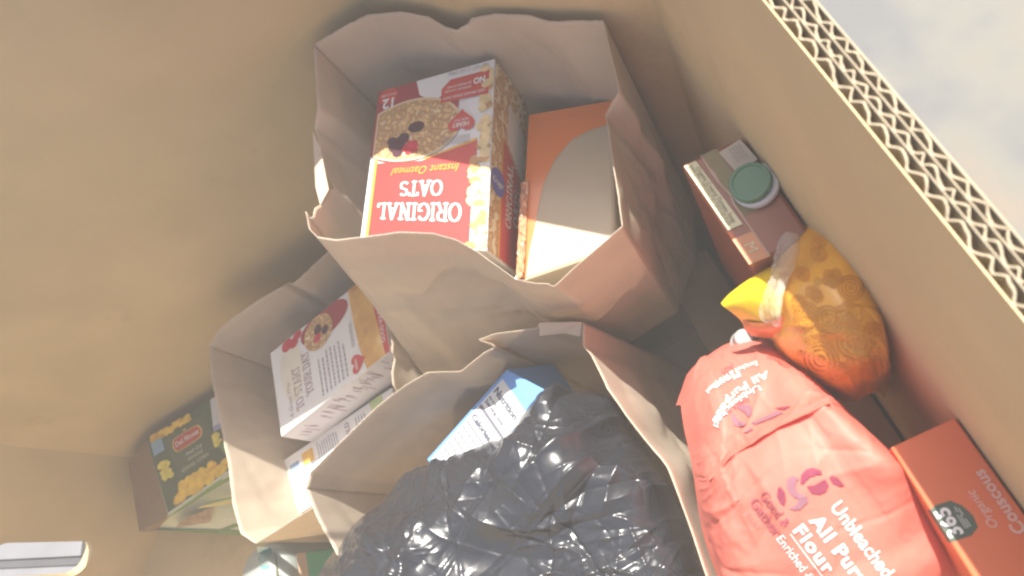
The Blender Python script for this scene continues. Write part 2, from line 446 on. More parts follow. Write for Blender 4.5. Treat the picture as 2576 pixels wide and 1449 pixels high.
obj('bag_bottom', [bBL, bBR, bFR, bFL], [(0, 1, 2, 3)], PAPER, b1)
solid(obj('torn_flap', A((787, 330, .568), (806, 372, .568), (827, 477, .572), (806, 516, .575), (794, 470, .575)), [(0, 1, 2, 3, 4)], PAPER, b1), .0005)

# bag by the big wall, holding the second oats carton
BD2 = 1.2
b2 = thing('paper_grocery_bag', 'open brown paper bag standing lowest, holding cartons seen from the back', 'paper bag', (-.46, .4, Z(BD2)), 'open brown paper bags')
c_bl, c_br, c_fr, c_fl = Vector((-.585, .50, Z(BD2))), Vector((-.33, .55, Z(BD2))), Vector((-.37, .34, Z(BD2))), Vector((-.555, .27, Z(BD2)))
r_br = Vector((-.318, .578, Z(.80)))
panel('back_panel', A((527, 871, .80), (548, 834, .795), (580, 805, .79), (648, 755, .79), (712, 721, .795), (725, 712, .805), (738, 713, .79), (823, 636, .80)) + [r_br], [c_bl, c_br], b2, .007, seed=11, torn=.001)
panel('side_panel', [r_br] + A((985, 862, .80), (984, 885, .80), (992, 900, .81), (985, 936, .80), (988, 968, .80), (998, 985, .81)) + [Vector((-.365, .33, Z(.82)))], [c_br, c_fr], b2, .005, seed=12)
panel('front_panel', [Vector((-.365, .33, Z(.82)))] + A((850, 1235, .80), (789, 1277, .79), (737, 1307, .785), (643, 1367, .785)), [c_fr, c_fl], b2, .005, seed=13)
panel('side_panel', A((643, 1367, .785), (606, 1342, .79), (585, 1268, .795), (574, 1162, .80), (553, 1057, .80), (532, 951, .80), (527, 871, .80)), [c_fl, c_fl.lerp(c_bl, .5) + Vector((.03, 0, 0)), c_bl], b2, .008, seed=14, torn=.001)
obj('bag_bottom', [c_bl, c_br, c_fr, c_fl], [(0, 1, 2, 3)], PAPER, b2)

# bag stuffed with the black plastic sack
b3 = thing('paper_grocery_bag', 'torn open brown paper bag stuffed with the black plastic sack', 'paper bag', (-.27, .1, Z(1.2)), 'open brown paper bags')
d_bl, d_br, d_fr, d_fl = Vector((-.46, .255, Z(1.2))), Vector((-.045, .265, Z(1.2))), Vector((-.05, -.1, Z(1.2))), Vector((-.45, -.1, Z(1.2)))
panel('back_panel', A((769, 1230, .685), (780, 1190, .685), (857, 1113, .685), (947, 1023, .685), (1018, 970, .685), (1077, 936, .685), (1158, 934, .685), (1185, 913, .68), (1216, 889, .68), (1243, 875, .68), (1236, 864, .675), (1202, 855, .67), (1243, 839, .67), (1351, 824, .665), (1356, 812, .66), (1467, 812, .655)), [d_bl, d_bl.lerp(d_br, .5) + Vector((0, .03, 0)), d_br], b3, .008, seed=21, cols=130, torn=.0012)
panel('side_panel', A((1467, 812, .655), (1467, 871, .66), (1485, 889, .66), (1526, 979, .655), (1598, 1078, .65), (1674, 1181, .645), (1723, 1293, .645), (1777, 1449, .64), (1830, 1620, .64)), [d_br, d_fr], b3, .010, seed=22, cols=80, bulge=-.012)
panel('front_panel', [at(1830, 1620, .64), Vector((-.44, -.09, Z(.68)))], [d_fr, d_fl], b3, .008, seed=23)
panel('side_panel', [Vector((-.44, -.09, Z(.68)))] + A((905, 1510, .69), (839, 1378, .69), (830, 1362, .695), (816, 1338, .685), (794, 1293, .685), (769, 1230, .685)), [d_fl, d_fl.lerp(d_bl, .5) + Vector((.02, 0, 0)), d_bl], b3, .007, seed=24)
obj('bag_bottom', [d_bl, d_br, d_fr, d_fl], [(0, 1, 2, 3)], PAPER, b3)
solid(obj('torn_flap', A((1356, 812, .658), (1463, 810, .652), (1460, 846, .664), (1420, 838, .664), (1358, 845, .668)), [(0, 1, 2, 3, 4)], PAPER, b3), .0005)

# ------------------------------------------------------------------ cartons
def carton(name, label, cat, top4, depth, m, group=None, bw=.0012, down=None):
    """top4: TL,TR,BR,BL of the face seen; depth straight down (or along down)"""
    t = [Vector(p) for p in top4]
    dn = Vector(down) if down else Vector((0, 0, -depth))
    base = sum((p + dn for p in t), Vector()) / 4
    th = thing(name, label, cat, base, group)
    vs, fs = hexa(t + [p + dn for p in t])
    bm = bmesh.new(); bv = [bm.verts.new(v) for v in vs]
    for f in fs: bm.faces.new([bv[i] for i in f])
    bmesh.ops.recalc_face_normals(bm, faces=bm.faces)
    bm.verts.index_update(); fs = [tuple(v.index for v in f.verts) for f in bm.faces]; bm.free()
    body = obj('body', vs, fs, m, th); bevel(body, bw)
    return th, t, dn

RED = mat('red_print', (.60, .055, .05), .32, .05, 20, spec=.5)
DRED = mat('deep_red_print', (.36, .03, .05), .35, .1, 20)
GOLD = mat('gold_print', (.75, .42, .06), .35, .1, 30)
CARDW = mat('white_carton', (.80, .79, .78), .38, .03, 25, spec=.5)
OATS = ramp_mat('oat_picture', 'cells', 150, [(0, (.80, .62, .34)), (.3, (.68, .45, .20)), (.6, (.42, .22, .09)), (1, (.85, .70, .45))])
FLAKE = ramp_mat('flake_picture', 'cells', 95, [(0, (.82, .64, .33)), (.32, (.70, .46, .20)), (.52, (.50, .26, .10)), (.62, (.86, .74, .50)), (1, (.9, .82, .62))])
FLK1 = mat('flake_pale', (.80, .62, .32), .4, .2, 120)
FLK2 = mat('flake_brown', (.55, .30, .12), .4, .25, 120)
BERRY = mat('berry_dark', (.07, .01, .03), .4, .3, 150)
RASP = mat('raspberry', (.55, .02, .05), .4, .25, 200)
BLUEP = mat('blue_badge', (.10, .12, .50), .4, .05, 30)

# --- oats carton, front up
DO = .592
oTL, oTR = at(953, 231, DO), at(1246, 147, DO)
oBR = at(1224, 632, DO + .012); oBL = at(905, 603, DO + .012)
oc, t4, dn = carton('oatmeal_carton', 'red and white instant oats carton lying front side up in the paper bag', 'oatmeal carton', [oTL, oTR, oBR, oBL], .088, CARDW)
# the print stands upside down in the picture: reading TL is the carton corner at BR
F = Face(oBR, oBL, oTL, oTR)
decal('red_panel', F, [[(.13, .0), (.93, .0), (.93, .50), (.55, .49), (.11, .57), (.11, .49), (.13, .49)]], RED, oc, 1)
for g_ in (rect(.93, .0, .955, .55), [(.88, .55), (.93, .55), (.93, .525), (.88, .525)], [(.11, .57), (.11, .585), (.52, .505), (.55, .49)]): decal('gold_border', F, [g_], GOLD, oc, 2)
slab('lettering', F, 'ORIGINAL', .20, .238, .68, WHITE, oc, 3, ratio=1.12)
slab('lettering', F, 'OATS', .36, .368, .35, WHITE, oc, 3, ratio=1.05)
text('script_lettering', F, 'Instant Oatmeal', .24, .455, .56, GOLD, oc, 3, .004, .35)
decal('bowl_picture', F, [ell(.74, .80, .46, .31, 40, 0, 2 * math.pi)], DRED, oc, 1.5)
bw = [(min(1, max(.0, .68 + .43 * math.cos(a)))*1.0, min(.97, max(.44, .665 + .185 * math.sin(a)))) for a in [2 * math.pi * i / 48 for i in range(48)]]
decal('bowl_rim', F, [[(min(1, u + .0), v) for u, v in ell(.69, .69, .44, .195, 44) if u <= 1.0]], mat('bowl_rim', (.72, .56, .36), .4), oc, 2.2)
decal('oats_picture', F, [[(u, v) for u, v in ell(.69, .69, .42, .18, 44) if u <= 1.0]], OATS, oc, 3)
decal('berry_picture', F, [ell(.77, .60, .075, .05, 14), ell(.72, .64, .05, .035, 12), ell(.82, .63, .04, .03, 12), ell(.76, .555, .045, .03, 12)], BERRY, oc, 4)
decal('berry_picture', F, [ell(.62, .70, .07, .035, 14)], BERRY, oc, 4)
rn = random.Random(2)
decal('raspberry_picture', F, [ell(.65 + .055 * math.cos(k * 2.4) * (k / 14) ** .5, .575 + .035 * math.sin(k * 2.4) * (k / 14) ** .5, .024, .015, 9) for k in range(15)], RASP, oc, 5)
decal('white_corner', F, [[(.36, .88), (.50, .84), (.62, .90), (.66, 1), (.0, 1), (.0, .9)]], WHITE, oc, 2)
decal('red_ribbon', F, [[(.04, .815), (.43, .815), (.43, .90), (.36, .945), (.04, .945)]], RED, oc, 3.2)
text('lettering', F, '100% WHOLE GRAIN OATS', .07, .845, .34, WHITE, oc, 4, .01)
text('lettering', F, 'NO', .07, .915, .095, WHITE, oc, 4, .05)
text('lettering', F, 'ARTIFICIAL FLAVORS', .18, .882, .22, WHITE, oc, 4, .01)
text('lettering', F, 'OR PRESERVATIVES', .18, .905, .20, WHITE, oc, 4, .01)
text('lettering', F, 'NET WT 12 OZ (340g)', .05, .985, .33, INK, oc, 4, .0)
decal('red_disc', F, [ell(.90, .945, .085, .055, 20)], RED, oc, 3)
text('lettering', F, '12', .845, .925, .10, WHITE, oc, 4, .03)
text('lettering', F, 'POUCHES', .83, .96, .13, WHITE, oc, 4, .0)
def heart(cx, cy, sx, sy, n=30):
    r = []
    for i in range(n):
        a = 2 * math.pi * i / n
        r.append((cx + sx * 16 * math.sin(a) ** 3 / 17, cy - sy * (13 * math.cos(a) - 5 * math.cos(2 * a) - 2 * math.cos(3 * a) - math.cos(4 * a)) / 17))
    return r
decal('heart_badge', F, [heart(.245, .685, .115, .075)], RED, oc, 4)
text('lettering', F, 'HEART', .18, .68, .135, WHITE, oc, 5, .02)
text('lettering', F, 'HEALTHY', .185, .702, .12, WHITE, oc, 5, .0)
lines('small_print', F, .17, .565, .42, .615, 5, INK, oc, 4, 5, .35, .01, .03)
rn = random.Random(4)
for pass_, mm, cnt in ((0, FLK1, 46), (1, FLK2, 22), (2, FLK1, 26)):
    ps = []
    for i in range(cnt):
        v = rn.uniform(.015, .97); u = rn.uniform(.0, .085 if v > .5 else .14)
        ps.append(ell(max(.045, u), v, rn.uniform(.03, .05), rn.uniform(.016, .028), 9))
    decal('oat_flakes', F, ps, mm, oc, 2.5 + pass_ * .4)
FS = Face(oTR + dn, oTR, oBR, oBR + dn)   # long side: u across the thickness, v along
SIDE = Face(oTR, oTR + dn, oBR + dn, oBR)
decal('flake_strip', SIDE, [rect(.01, .01, .99, .99)], FLAKE, oc, 1)
decal('red_panel', SIDE, [[(.32, .36), (.97, .52), (.97, .985), (.32, .985)]], RED, oc, 2)
decal('white_panel', SIDE, [[(.42, .14), (.93, .22), (.93, .49), (.42, .36)]], WHITE, oc, 2)
decal('gold_border', SIDE, [rect(.27, .36, .32, .985)], GOLD, oc, 2)
decal('blue_badge', SIDE, [ell(.20, .62, .2, .07, 20)], BLUEP, oc, 3)
text('script_lettering', SIDE, 'Kroger', .05, .635, .3, WHITE, oc, 4, .01)
SV = Face(oBR, oTR, oTR + dn, oBR + dn)    # reads along the carton
SV2 = Face(oBR + dn * .32, oTR + dn * .32, oTR + dn * .97, oBR + dn * .97)
slab('lettering', SV2, 'ORIGINAL', .20, .45, .34, WHITE, oc, 3, ratio=1.2)
slab('lettering', SV2, 'OATS', .24, .82, .20, WHITE, oc, 3, ratio=1.2)

# --- orange and beige wrapped package beside it
ORANGE = mat('orange_wrap', (.80, .20, .03), .22, .06, 25, .15, 60, .6, coat=.6)
BEIGE = mat('beige_label', (.50, .42, .30), .35, .05, 12, .05, 80, .45, coat=.2)
DC = .655
pk = [at(1330, 288, DC), at(1542, 252, DC), at(1550, 628, DC), at(1308, 712, DC)]
pc, t4, dn = carton('wrapped_food_package', 'orange and beige package in shiny clear wrap beside the red oats carton', 'food package', pk, .05, BEIGE, bw=.004)
F = Face(*pk)
cur = [(.98, .16), (.72, .18), (.52, .22), (.34, .32), (.22, .45), (.17, .58), (.13, .72), (.09, .82), (.06, .98), (.98, .98)]
decal('orange_band', F, [[(0, 0), (1, 0), (1, .16), cur[0], cur[1], cur[2], cur[3], (0, .32)], [(0, .32), cur[3], cur[4], cur[5], cur[6], (0, .72)], [(0, .72), cur[6], cur[7], cur[8], (0, .98)]], ORANGE, pc, 1)
decal('orange_side', Face(pk[0], pk[3], pk[3] + dn, pk[0] + dn), [rect(0, 0, 1, 1)], ORANGE, pc, 1)
WRAP = mat('clear_wrap_sheen', (.70, .33, .18), .12, .3, 90, .6, 140, .8, coat=1)
vs = []; fs = []; rn = random.Random(8)
for i in range(40):
    v = .42 + .56 * i / 39
    for j in range(6):
        p = F.pt(-.035 + .085 * j / 5, v, 2) + F.n * (.006 * abs(noise.noise(Vector((i * .7, j * .9, 3)))) + .001)
        vs.append(p)
for i in range(39):
    for j in range(5): a_ = i * 6 + j; fs.append((a_, a_ + 1, a_ + 7, a_ + 6))
solid(obj('crinkled_wrap', vs, fs, WRAP, pc), .0003)

# --- second oats carton (back showing), in the low bag
DT = .83
sTL, sBL, sBR = at(679, 889, DT), at(707, 1099, DT), at(983, 883, DT)
sTR = sTL + (sBR - sBL) * 1.02
tc, t4, dn = carton('oatmeal_carton', 'white oats carton with back text up, inside the lowest paper bag', 'oatmeal carton', [sTL, sTR, sBR, sBL], .08, CARDW)
F = Face(sBL, sTL, sTR, sBR)       # reading runs from the near long edge up to the wall side
GREYT = mat('warm_grey_ink', (.42, .30, .30), .5)
PALEV = mat('pale_lavender_board', (.62, .60, .66), .45, .05, 20)
decal('cream_swirl', F, [ell(.62, .17, .36, .10, 24)], mat('cream_print', (.78, .74, .62), .4), tc, 1)
slab('lettering', F, 'TO START', .12, .235, .50, GREYT, tc, 2, ratio=1.3, th=.15)
slab('lettering', F, 'YOUR DAY', .20, .33, .50, GREYT, tc, 2, ratio=1.3, th=.15)
text('script_lettering', F, 'A Great Way', .10, .135, .42, GREYT, tc, 2, 0, .35)
lines('small_print', F, .08, .40, .56, .66, 7, INK, tc, 2, 7, .3, .02, .06, .35)
decal('bowl_picture', F, [ell(.86, .50, .17, .22, 30)], DRED, tc, 1.2)
decal('oats_picture', F, [ell(.80, .44, .19, .13, 30)], OATS, tc, 2.4)
decal('berry_picture', F, [ell(.83, .44, .06, .035, 12), ell(.77, .50, .05, .03, 12)], BERRY, tc, 3)
decal('raspberry_picture', F, [ell(.74, .425, .05, .035, 12)], RASP, tc, 3.4)
decal('berry_picture', F, [ell(.93, .16, .07, .05, 14), ell(.90, .22, .06, .04, 14), ell(.95, .26, .05, .04, 14)], RASP, tc, 2.6)
decal('golden_picture', F, [[(.0, .79), (.30, .755), (.62, .74), (1, .735), (1, .90), (0, .955)]], ramp_mat('golden_bake', 'noise', 22, [(.3, (.55, .26, .06)), (.55, (.78, .48, .14)), (.75, (.90, .72, .40))], detail=5), tc, 2)
decal('red_band', F, [[(0, .955), (1, .90), (1, 1), (0, 1)]], RED, tc, 2)
text('lettering', F, 'GOOD SOURCE', .14, .975, .46, WHITE, tc, 3, .01)
decal('heart_badge', F, [heart(.14, .725, .11, .075)], RED, tc, 3)
text('lettering', F, 'HEART', .075, .722, .13, WHITE, tc, 4, .01)
lines('small_print', F, .34, .70, .66, .73, 3, INK, tc, 3, 9, .35, .02, .05)
SD = Face(sBL, sBR, sBR + dn, sBL + dn)
decal('lavender_side', SD, [rect(.0, .02, 1, .99)], PALEV, tc, 1)
rn = random.Random(6); ps = []
for i in range(46):
    u = rn.uniform(.04, .95); hh = rn.uniform(.15, .4); v = rn.uniform(.06, .35)
    ps.append([(u, v), (u + .006, v), (u + .016, v + hh), (u + .010, v + hh)])
decal('small_print', SD, ps, mat('plum_ink', (.32, .20, .27), .5), tc, 2)

# --- white carton with icons, below it
DW = .90
wTL, wBL, wTR = at(710, 1160, DW), at(738, 1302, DW), at(985, 974, DW)
wBR = wBL + (wTR - wTL)
wc, t4, dn = carton('white_cracker_carton', 'white carton with small print and square icons under the lowest bag\'s oats carton', 'food carton', [wTL, wTR, wBR, wBL], .14, CARDW)
F = Face(wBL, wTL, wTR, wBR)
PALEG = mat('pale_green_print', (.52, .62, .30), .4); ORP = mat('orange_icon', (.80, .48, .10), .4); BLI = mat('blue_icon', (.30, .42, .60), .4)
TEALI = mat('grey_green_ink', (.40, .46, .42), .5)
decal('blue_icon', F, [rect(.62, .055, .84, .135)], BLI, wc, 1)
decal('orange_icon', F, [rect(.68, .17, .90, .27)], ORP, wc, 1)
for cx in (.18, .30, .44):
    o_ = ell(cx, .09, .05, .03, 20); i_ = ell(cx, .09, .04, .023, 20)
    decal('outline_icon', F, [[o_[k], o_[(k + 1) % 20], i_[(k + 1) % 20], i_[k]] for k in range(20)], TEALI, wc, 1)
decal('outline_icon', F, [ell(.52, .095, .03, .02, 12), ell(.50, .12, .02, .013, 12)], TEALI, wc, 1)
lines('small_print', F, .03, .012, .95, .035, 1, TEALI, wc, 1, 3, .4, .02, .06, 0)
lines('small_print', F, .30, .31, .95, .50, 9, INK, wc, 1, 4, .4, .02, .06, .15)
text('lettering', F, 'WILD', .62, .60, .30, mat('plum_ink', (.32, .20, .27), .5), wc, 1, .02)
lines('small_print', F, .5, .66, .95, .76, 4, INK, wc, 1, 5, .4, .02, .06, .15)
decal('green_patch', F, [rect(.45, .80, 1, .91)], PALEG, wc, 1)
decal('dark_mark', F, [rect(.45, .825, .62, .875)], mat('navy_mark', (.10, .16, .28), .4), wc, 2)

# --- corn carton by the wall
GREEN = mat('dark_green_print', (.095, .12, .05), .4, .12, 30)
CORN = ramp_mat('corn_picture', 'cells', 110, [(0, (.90, .66, .10)), (.35, (.82, .52, .06)), (.75, (.55, .32, .04)), (1, (.4, .24, .04))])
LEAF = mat('leaf_green_print', (.16, .27, .07), .4, .2, 60)
PALE = mat('pale_green_carton', (.66, .70, .58), .5, .04, 25)
DM = 1.01
kTL, kTR = at(368, 1102, DM), at(600, 962, DM)
kBL, kBR = at(424, 1297, DM), at(660, 1130, DM)
kb = [at(390, 1334, 1.12), at(690, 1352, 1.17)]
cc_base = Vector((kTL.x * .5 + kBR.x * .5, (kTL.y + kBR.y) / 2, FL - .001))
cc = thing('corn_can_carton', 'dark green carton of canned corn with yellow kernels beside the wall', 'corn carton', cc_base)
dnk = [Vector((kTL.x, kTL.y, FL)), Vector((kTR.x, kTR.y, FL)), kb[1], kb[0]]
vs, fs = hexa([kTL, kTR, kBR, kBL] + dnk)
bevel(obj('body', vs, fs, PALE, cc), .001)
F = Face(kTL, kTR, kBR, kBL)
decal('green_panel', F, [[(0, 0), (1, 0), (1, .97), (0, .97)]], GREEN, cc, 1)
rn = random.Random(12)
def kernels(u0, v0, u1, v1, n, s=.045, seed=1):
    r2 = random.Random(seed); return [ell(r2.uniform(u0, u1), r2.uniform(v0, v1), s * r2.uniform(.8, 1.2), s * r2.uniform(.8, 1.2), 8) for _ in range(n)]
K1 = mat('kernel_yellow', (.85, .58, .06), .35, .15, 80); K2 = mat('kernel_gold', (.72, .42, .04), .35, .15, 80); K3 = mat('kernel_pale', (.80, .70, .12), .4, .15, 80)
for mm, sd in ((K2, 1), (K1, 2)):
    decal('corn_kernels', F, kernels(.05, .03, .46, .10, 22, .03, sd) , mm, cc, 2 + sd * .3)
    decal('corn_kernels', F, kernels(.12, .84, .66, .95, 30, .042, sd + 5) + kernels(.2, .76, .56, .85, 16, .04, sd + 7), mm, cc, 2 + sd * .3)
decal('corn_cob', F, kernels(.06, .40, .14, .62, 16, .035, 21), K3, cc, 2.5)
decal('corn_cob', F, kernels(.58, .46, .66, .60, 14, .03, 22), K3, cc, 2.5)
PF = mat('panel_olive', (.12, .14, .065), .4, .05, 30)
decal('olive_shield', F, [[(.16, .16), (.62, .12), (.60, .60), (.40, .72), (.22, .70)]], PF, cc, 3.2)
lg = []
for i in range(40):
    a = 2 * math.pi * i / 40; r_ = 1 - .09 * math.cos(4 * a) + .03 * math.cos(8 * a) + .03 * math.cos(2 * a)
    lg.append((.385 + .165 * r_ * math.cos(a), .30 + .105 * r_ * math.sin(a)))
decal('gold_logo_rim', F, [lg], mat('logo_gold', (.75, .55, .12), .4), cc, 4)
decal('red_logo', F, [[(.385 + (u - .385) * .91, .30 + (v - .30) * .89) for u, v in lg]], mat('logo_red', (.55, .07, .04), .4), cc, 5)
text('lettering', F, 'Del Monte', .26, .325, .25, WHITE, cc, 6, .02, .1)
decal('leaf_mark', F, [[(.385, .20), (.36, .165), (.385, .175), (.41, .165)]], mat('logo_gold', (.75, .55, .12), .4), cc, 6)
text('script_lettering', F, 'Fresh Cut', .33, .50, .17, WHITE, cc, 4.5, 0, .35)
text('lettering', F, 'WHOLE', .33, .575, .16, mat('pale_tan_ink', (.60, .56, .40), .5), cc, 4.5, .005)
text('lettering', F, 'KERNEL CORN', .25, .655, .28, mat('pale_tan_ink', (.60, .56, .40), .5), cc, 4.5, .005)
LBL = mat('light_blue_tag', (.30, .48, .66), .4)
decal('blue_tag', F, [rect(.03, .10, .15, .27)], LBL, cc, 4)
decal('white_panel', F, [[(.70, .0), (1, .0), (1, .40), (.64, .40)]], mat('pale_blue_white', (.66, .68, .76), .4), cc, 2)
decal('blue_band', F, [[(.65, .36), (1, .36), (1, .43), (.64, .43)]], mat('violet_blue_band', (.34, .36, .62), .4), cc, 3)
decal('leaf_picture', F, [[(.63, .62), (.80, .58), (1, .6), (1, .92), (.72, .92)]], LEAF, cc, 2)
SDK = Face(kBL, kBR, kb[1], kb[0])
decal('green_band', SDK, [[(0, -.0), (1, 0), (1, .10), (.0, .24)]], LEAF, cc, 1)
decal('pale_band', SDK, [[(.42, .01), (1, .01), (1, .05), (.42, .07)]], mat('pale_blue_white', (.66, .68, .76), .4), cc, 2)
decal('blue_mark', SDK, [[(.30, .01), (.42, .01), (.42, .08), (.30, .09)]], mat('violet_blue_band', (.34, .36, .62), .4), cc, 2)
decal('green_line', SDK, [[(.40, .27), (1, .42), (1, .45), (.40, .31)]], LEAF, cc, 2)
decal('yellow_line', SDK, [[(.36, .32), (1, .46), (1, .52), (.34, .35)]], mat('yellow_line', (.72, .62, .18), .4), cc, 2)
decal('green_line', SDK, [[(0, .92), (1, .92), (1, .99), (0, .99)]], LEAF, cc, 2)
decal('green_line', SDK, [[(.55, .92), (.60, .92), (1, .72), (1, .66)]], LEAF, cc, 2.4)
decal('brown_picture', SDK, [[(.22, .52), (.50, .44), (.46, .74), (.16, .84)]], mat('brown_photo', (.36, .26, .17), .5, .4, 90), cc, 2)
lines('small_print', SDK, .55, .55, .95, .7, 4, mat('pale_print', (.50, .56, .44), .5), cc, 2, 4)
flap = [kTL + Vector((0, 0, -.004)), at(323, 1163, 1.05), at(351, 1337, 1.10), at(392, 1335, 1.115), kBL + Vector((0, 0, -.004))]
fo = solid(obj('end_flap', flap, [(0, 1, 2, 3, 4)], mat('brown_flap_board', (.26, .17, .085), .9, .06, 20), cc), .001)
fo['label'] = 'plain brown open end flap'

# --- blue box with the nutrition table
INK2 = mat('bloom_grey_ink', (.13, .14, .19), .5)  # dark ink lightened: the bloom over it is put into the colour
SKYB = mat('sky_blue_print', (.20, .42, .85), .4, .04, 20)
DB = .735
nA = at(1275, 930, DB); nL = at(1075, 1155, DB + .03); nRt = at(1345, 1030, DB + .015)
nC = nL + (nRt - nA)
nb = thing('blue_food_box', 'sky blue box with a white nutrition table, poking out of the black sack', 'food box', (nA + nC) / 2 + Vector((0, 0, -.12)))
side = at(1372, 981, DB + .045) - nA
dz = Vector((0, 0, -.11))
top = [nA, nRt, nC, nL]; off_ = Vector((.03, .01, -.09))
vs, fs = hexa([nA, nRt, nC, nL] + [p + off_ for p in (nA, nRt, nC, nL)])
bm = bmesh.new(); bv = [bm.verts.new(v) for v in vs]
for f_ in fs: bm.faces.new([bv[i] for i in f_])
bmesh.ops.recalc_face_normals(bm, faces=bm.faces); bm.verts.index_update()
fs = [tuple(v.index for v in f_.verts) for f_ in bm.faces]; bm.free()
obj('body', vs, fs, SKYB, nb)
F = Face(nA, nRt, nC, nL)
decal('white_table', F, [rect(.06, .07, .94, .97)], WHITE, nb, 1)
text('lettering', F, 'Nutrition', .10, .19, .74, INK2, nb, 2, .04, hscale=1.1)
text('lettering', F, 'Serving size', .10, .30, .62, INK2, nb, 2, .03)
text('lettering', F, 'Calories', .10, .47, .64, INK2, nb, 2, .05)
decal('rule', F, [rect(.08, .335, .92, .365), rect(.08, .51, .92, .525)], mat('mid_grey_ink', (.2, .2, .25), .5), nb, 2)
lines('small_print', F, .10, .235, .8, .26, 1, INK, nb, 2, 2, .7, .05, .1)
lines('small_print', F, .10, .38, .8, .405, 1, INK, nb, 2, 3, .7, .05, .1)
lines('small_print', F, .10, .56, .85, .92, 6, INK, nb, 2, 3, .4, .05, .12)
solid(obj('blue_lid', [nA, at(1372, 981, DB + .012), nRt], [(0, 1, 2)], SKYB, nb), .001)

# --- couscous box against the wall
COUS = mat('orange_red_carton', (.72, .16, .06), .4, .05, 15, spec=.45)
DQ = .497
X_W = .0925
def onwall(px, py, D): p = at(px, py, D); p.x = min(p.x, X_W); return p
qTL, qTR = at(2240, 1126, DQ), onwall(2425, 1040, DQ)
qdir = Vector((0, -1, 0)) * .16
qu, cdn, _ = None, None, None
cz, t4, dn = carton('couscous_box', 'orange red couscous box with a green 365 badge, against the bin wall', 'couscous box', [qTL, qTR, qTR + Vector((0, -.165, 0)), qTL + Vector((-.004, -.165, 0))], .20, COUS)
F = Face(qTL + Vector((-.004, -.165, 0)), qTL, qTR, qTR + Vector((0, -.165, 0)))   # reading runs towards the far end
BADGE = mat('dark_green_badge', (.07, .10, .075), .4)
decal('badge', F, [[(.655, .0), (.77, .0), (.775, .1), (.77, .30), (.74, .40), (.70, .44), (.665, .41), (.65, .28)]], BADGE, cz, 1)
decal('badge_fold', Face(qTL + Vector((-.004, -.165, 0)) + dn, qTL + dn, qTL, qTL + Vector((-.004, -.165, 0))), [rect(.655, .95, .77, .999)], BADGE, cz, 1)
text('lettering', F, '365', .665, .21, .095, WHITE, cz, 2, .03)
lines('small_print', F, .675, .26, .75, .36, 3, mat('pale_badge_print', (.5, .52, .48), .5), cz, 2, 2, .4, .02, .05)
PINKI = mat('pale_pink_ink', (.74, .48, .42), .5)
text('script_lettering', F, 'Organic', .645, .64, .13, PINKI, cz, 2, .0, .2)
text('lettering', F, 'Couscous', .60, .90, .22, PINKI, cz, 2, .02)

# --- soup carton with a green cap
SOUP = mat('shaded_orange_carton', (.25, .065, .03), .35, .10, 18, spec=.5)  # orange-red carton darkened: its shade is put into this colour
SOUPO = mat('orange_carton_front', (.55, .19, .055), .3, .08, 18, spec=.5)  # same carton's orange, also darkened for its shade
DS = .532
pA, pB = at(1713, 414, DS), at(1891, 328, DS - .003)
pB.x = min(pB.x, X_W)
pD = at(1885, 668, DS); pC = pB + (pD - pA); pC.x = min(pC.x, X_W)
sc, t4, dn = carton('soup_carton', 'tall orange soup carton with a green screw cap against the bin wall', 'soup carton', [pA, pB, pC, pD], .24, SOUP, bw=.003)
F = Face(pA, pD, pC, pB)      # u along the long side, v towards the wall
F = Face(pB, pC, pD, pA)      # reading: down the long side, lines progress away from the wall
decal('seam', F, [[(.0, .665), (.13, .66), (.20, .645), (.30, .66), (.42, .625), (.50, .66), (1, .665), (1, .68), (.50, .69), (.42, .655), (.30, .69), (.20, .70), (0, .68)]], mat('pale_seam', (.52, .36, .28), .5), sc, 3)
decal('olive_panel', F, [[(.0, .42), (.62, .42), (.62, .655), (.0, .655)]], mat('olive_brown_print', (.20, .16, .07), .4, .1, 40), sc, 1)
YEL = mat('pale_yellow_label', (.72, .68, .45), .5, .03, 30)
decal('yellow_label', F, [[(.03, .78), (.68, .735), (.68, .965), (.03, .975)]], YEL, sc, 3)
BR = mat('brown_ink', (.22, .18, .08), .5)
text('lettering', F, 'Organic Creamy Tomato Soup', .09, .845, .55, BR, sc, 4, .01)
text('lettering', F, 'SHAKE WELL. THEN PULL FLAP. TWIST CAP, POUR.', .05, .90, .60, BR, sc, 4, .0)
text('lettering', F, 'REFRIGERATE AFTER OPENING AND USE WITHIN 7 DAYS', .05, .94, .60, BR, sc, 4, .0)
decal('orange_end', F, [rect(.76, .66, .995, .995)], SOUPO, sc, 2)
decal('white_label', F, [[(.02, .05), (.24, .0), (.26, .38), (.05, .42)]], mat('off_white_label', (.50, .44, .37), .5), sc, 3)
lines('small_print', F, .06, .10, .20, .30, 4, mat('faint_ink', (.38, .33, .27), .5), sc, 4, 8, .5, .02, .05)
text('lettering', F, 'M', .84, .90, .07, YEL, sc, 3, -.01)
cp = F.pt(.43, .26, 0); CW = mat('white_plastic', (.72, .72, .78), .35); CG = mat('green_cap_plastic', (.09, .22, .13), .38, .05, 30, spec=.5)
def lathe(name, c, prof, m, parent, n=36, axis=None, ribs=0, smooth=False):
    vs = []; fs = []
    ax = Vector(axis or (0, 0, 1)).normalized(); q_ = Vector((0, 0, 1)).rotation_difference(ax)
    for r, z in prof:
        for i in range(n):
            a = 2 * math.pi * i / n; rr = r * (1 + (ribs if (i % 2) else 0))
            vs.append(Vector(c) + q_ @ Vector((rr * math.cos(a), rr * math.sin(a), z)))
    for j in range(len(prof) - 1):
        for i in range(n):
            k = (i + 1) % n; fs.append((j * n + i, j * n + k, (j + 1) * n + k, (j + 1) * n + i))
    fs.append(tuple(range((len(prof) - 1) * n, len(prof) * n)))
    return obj(name, vs, fs, m, parent, smooth=smooth)
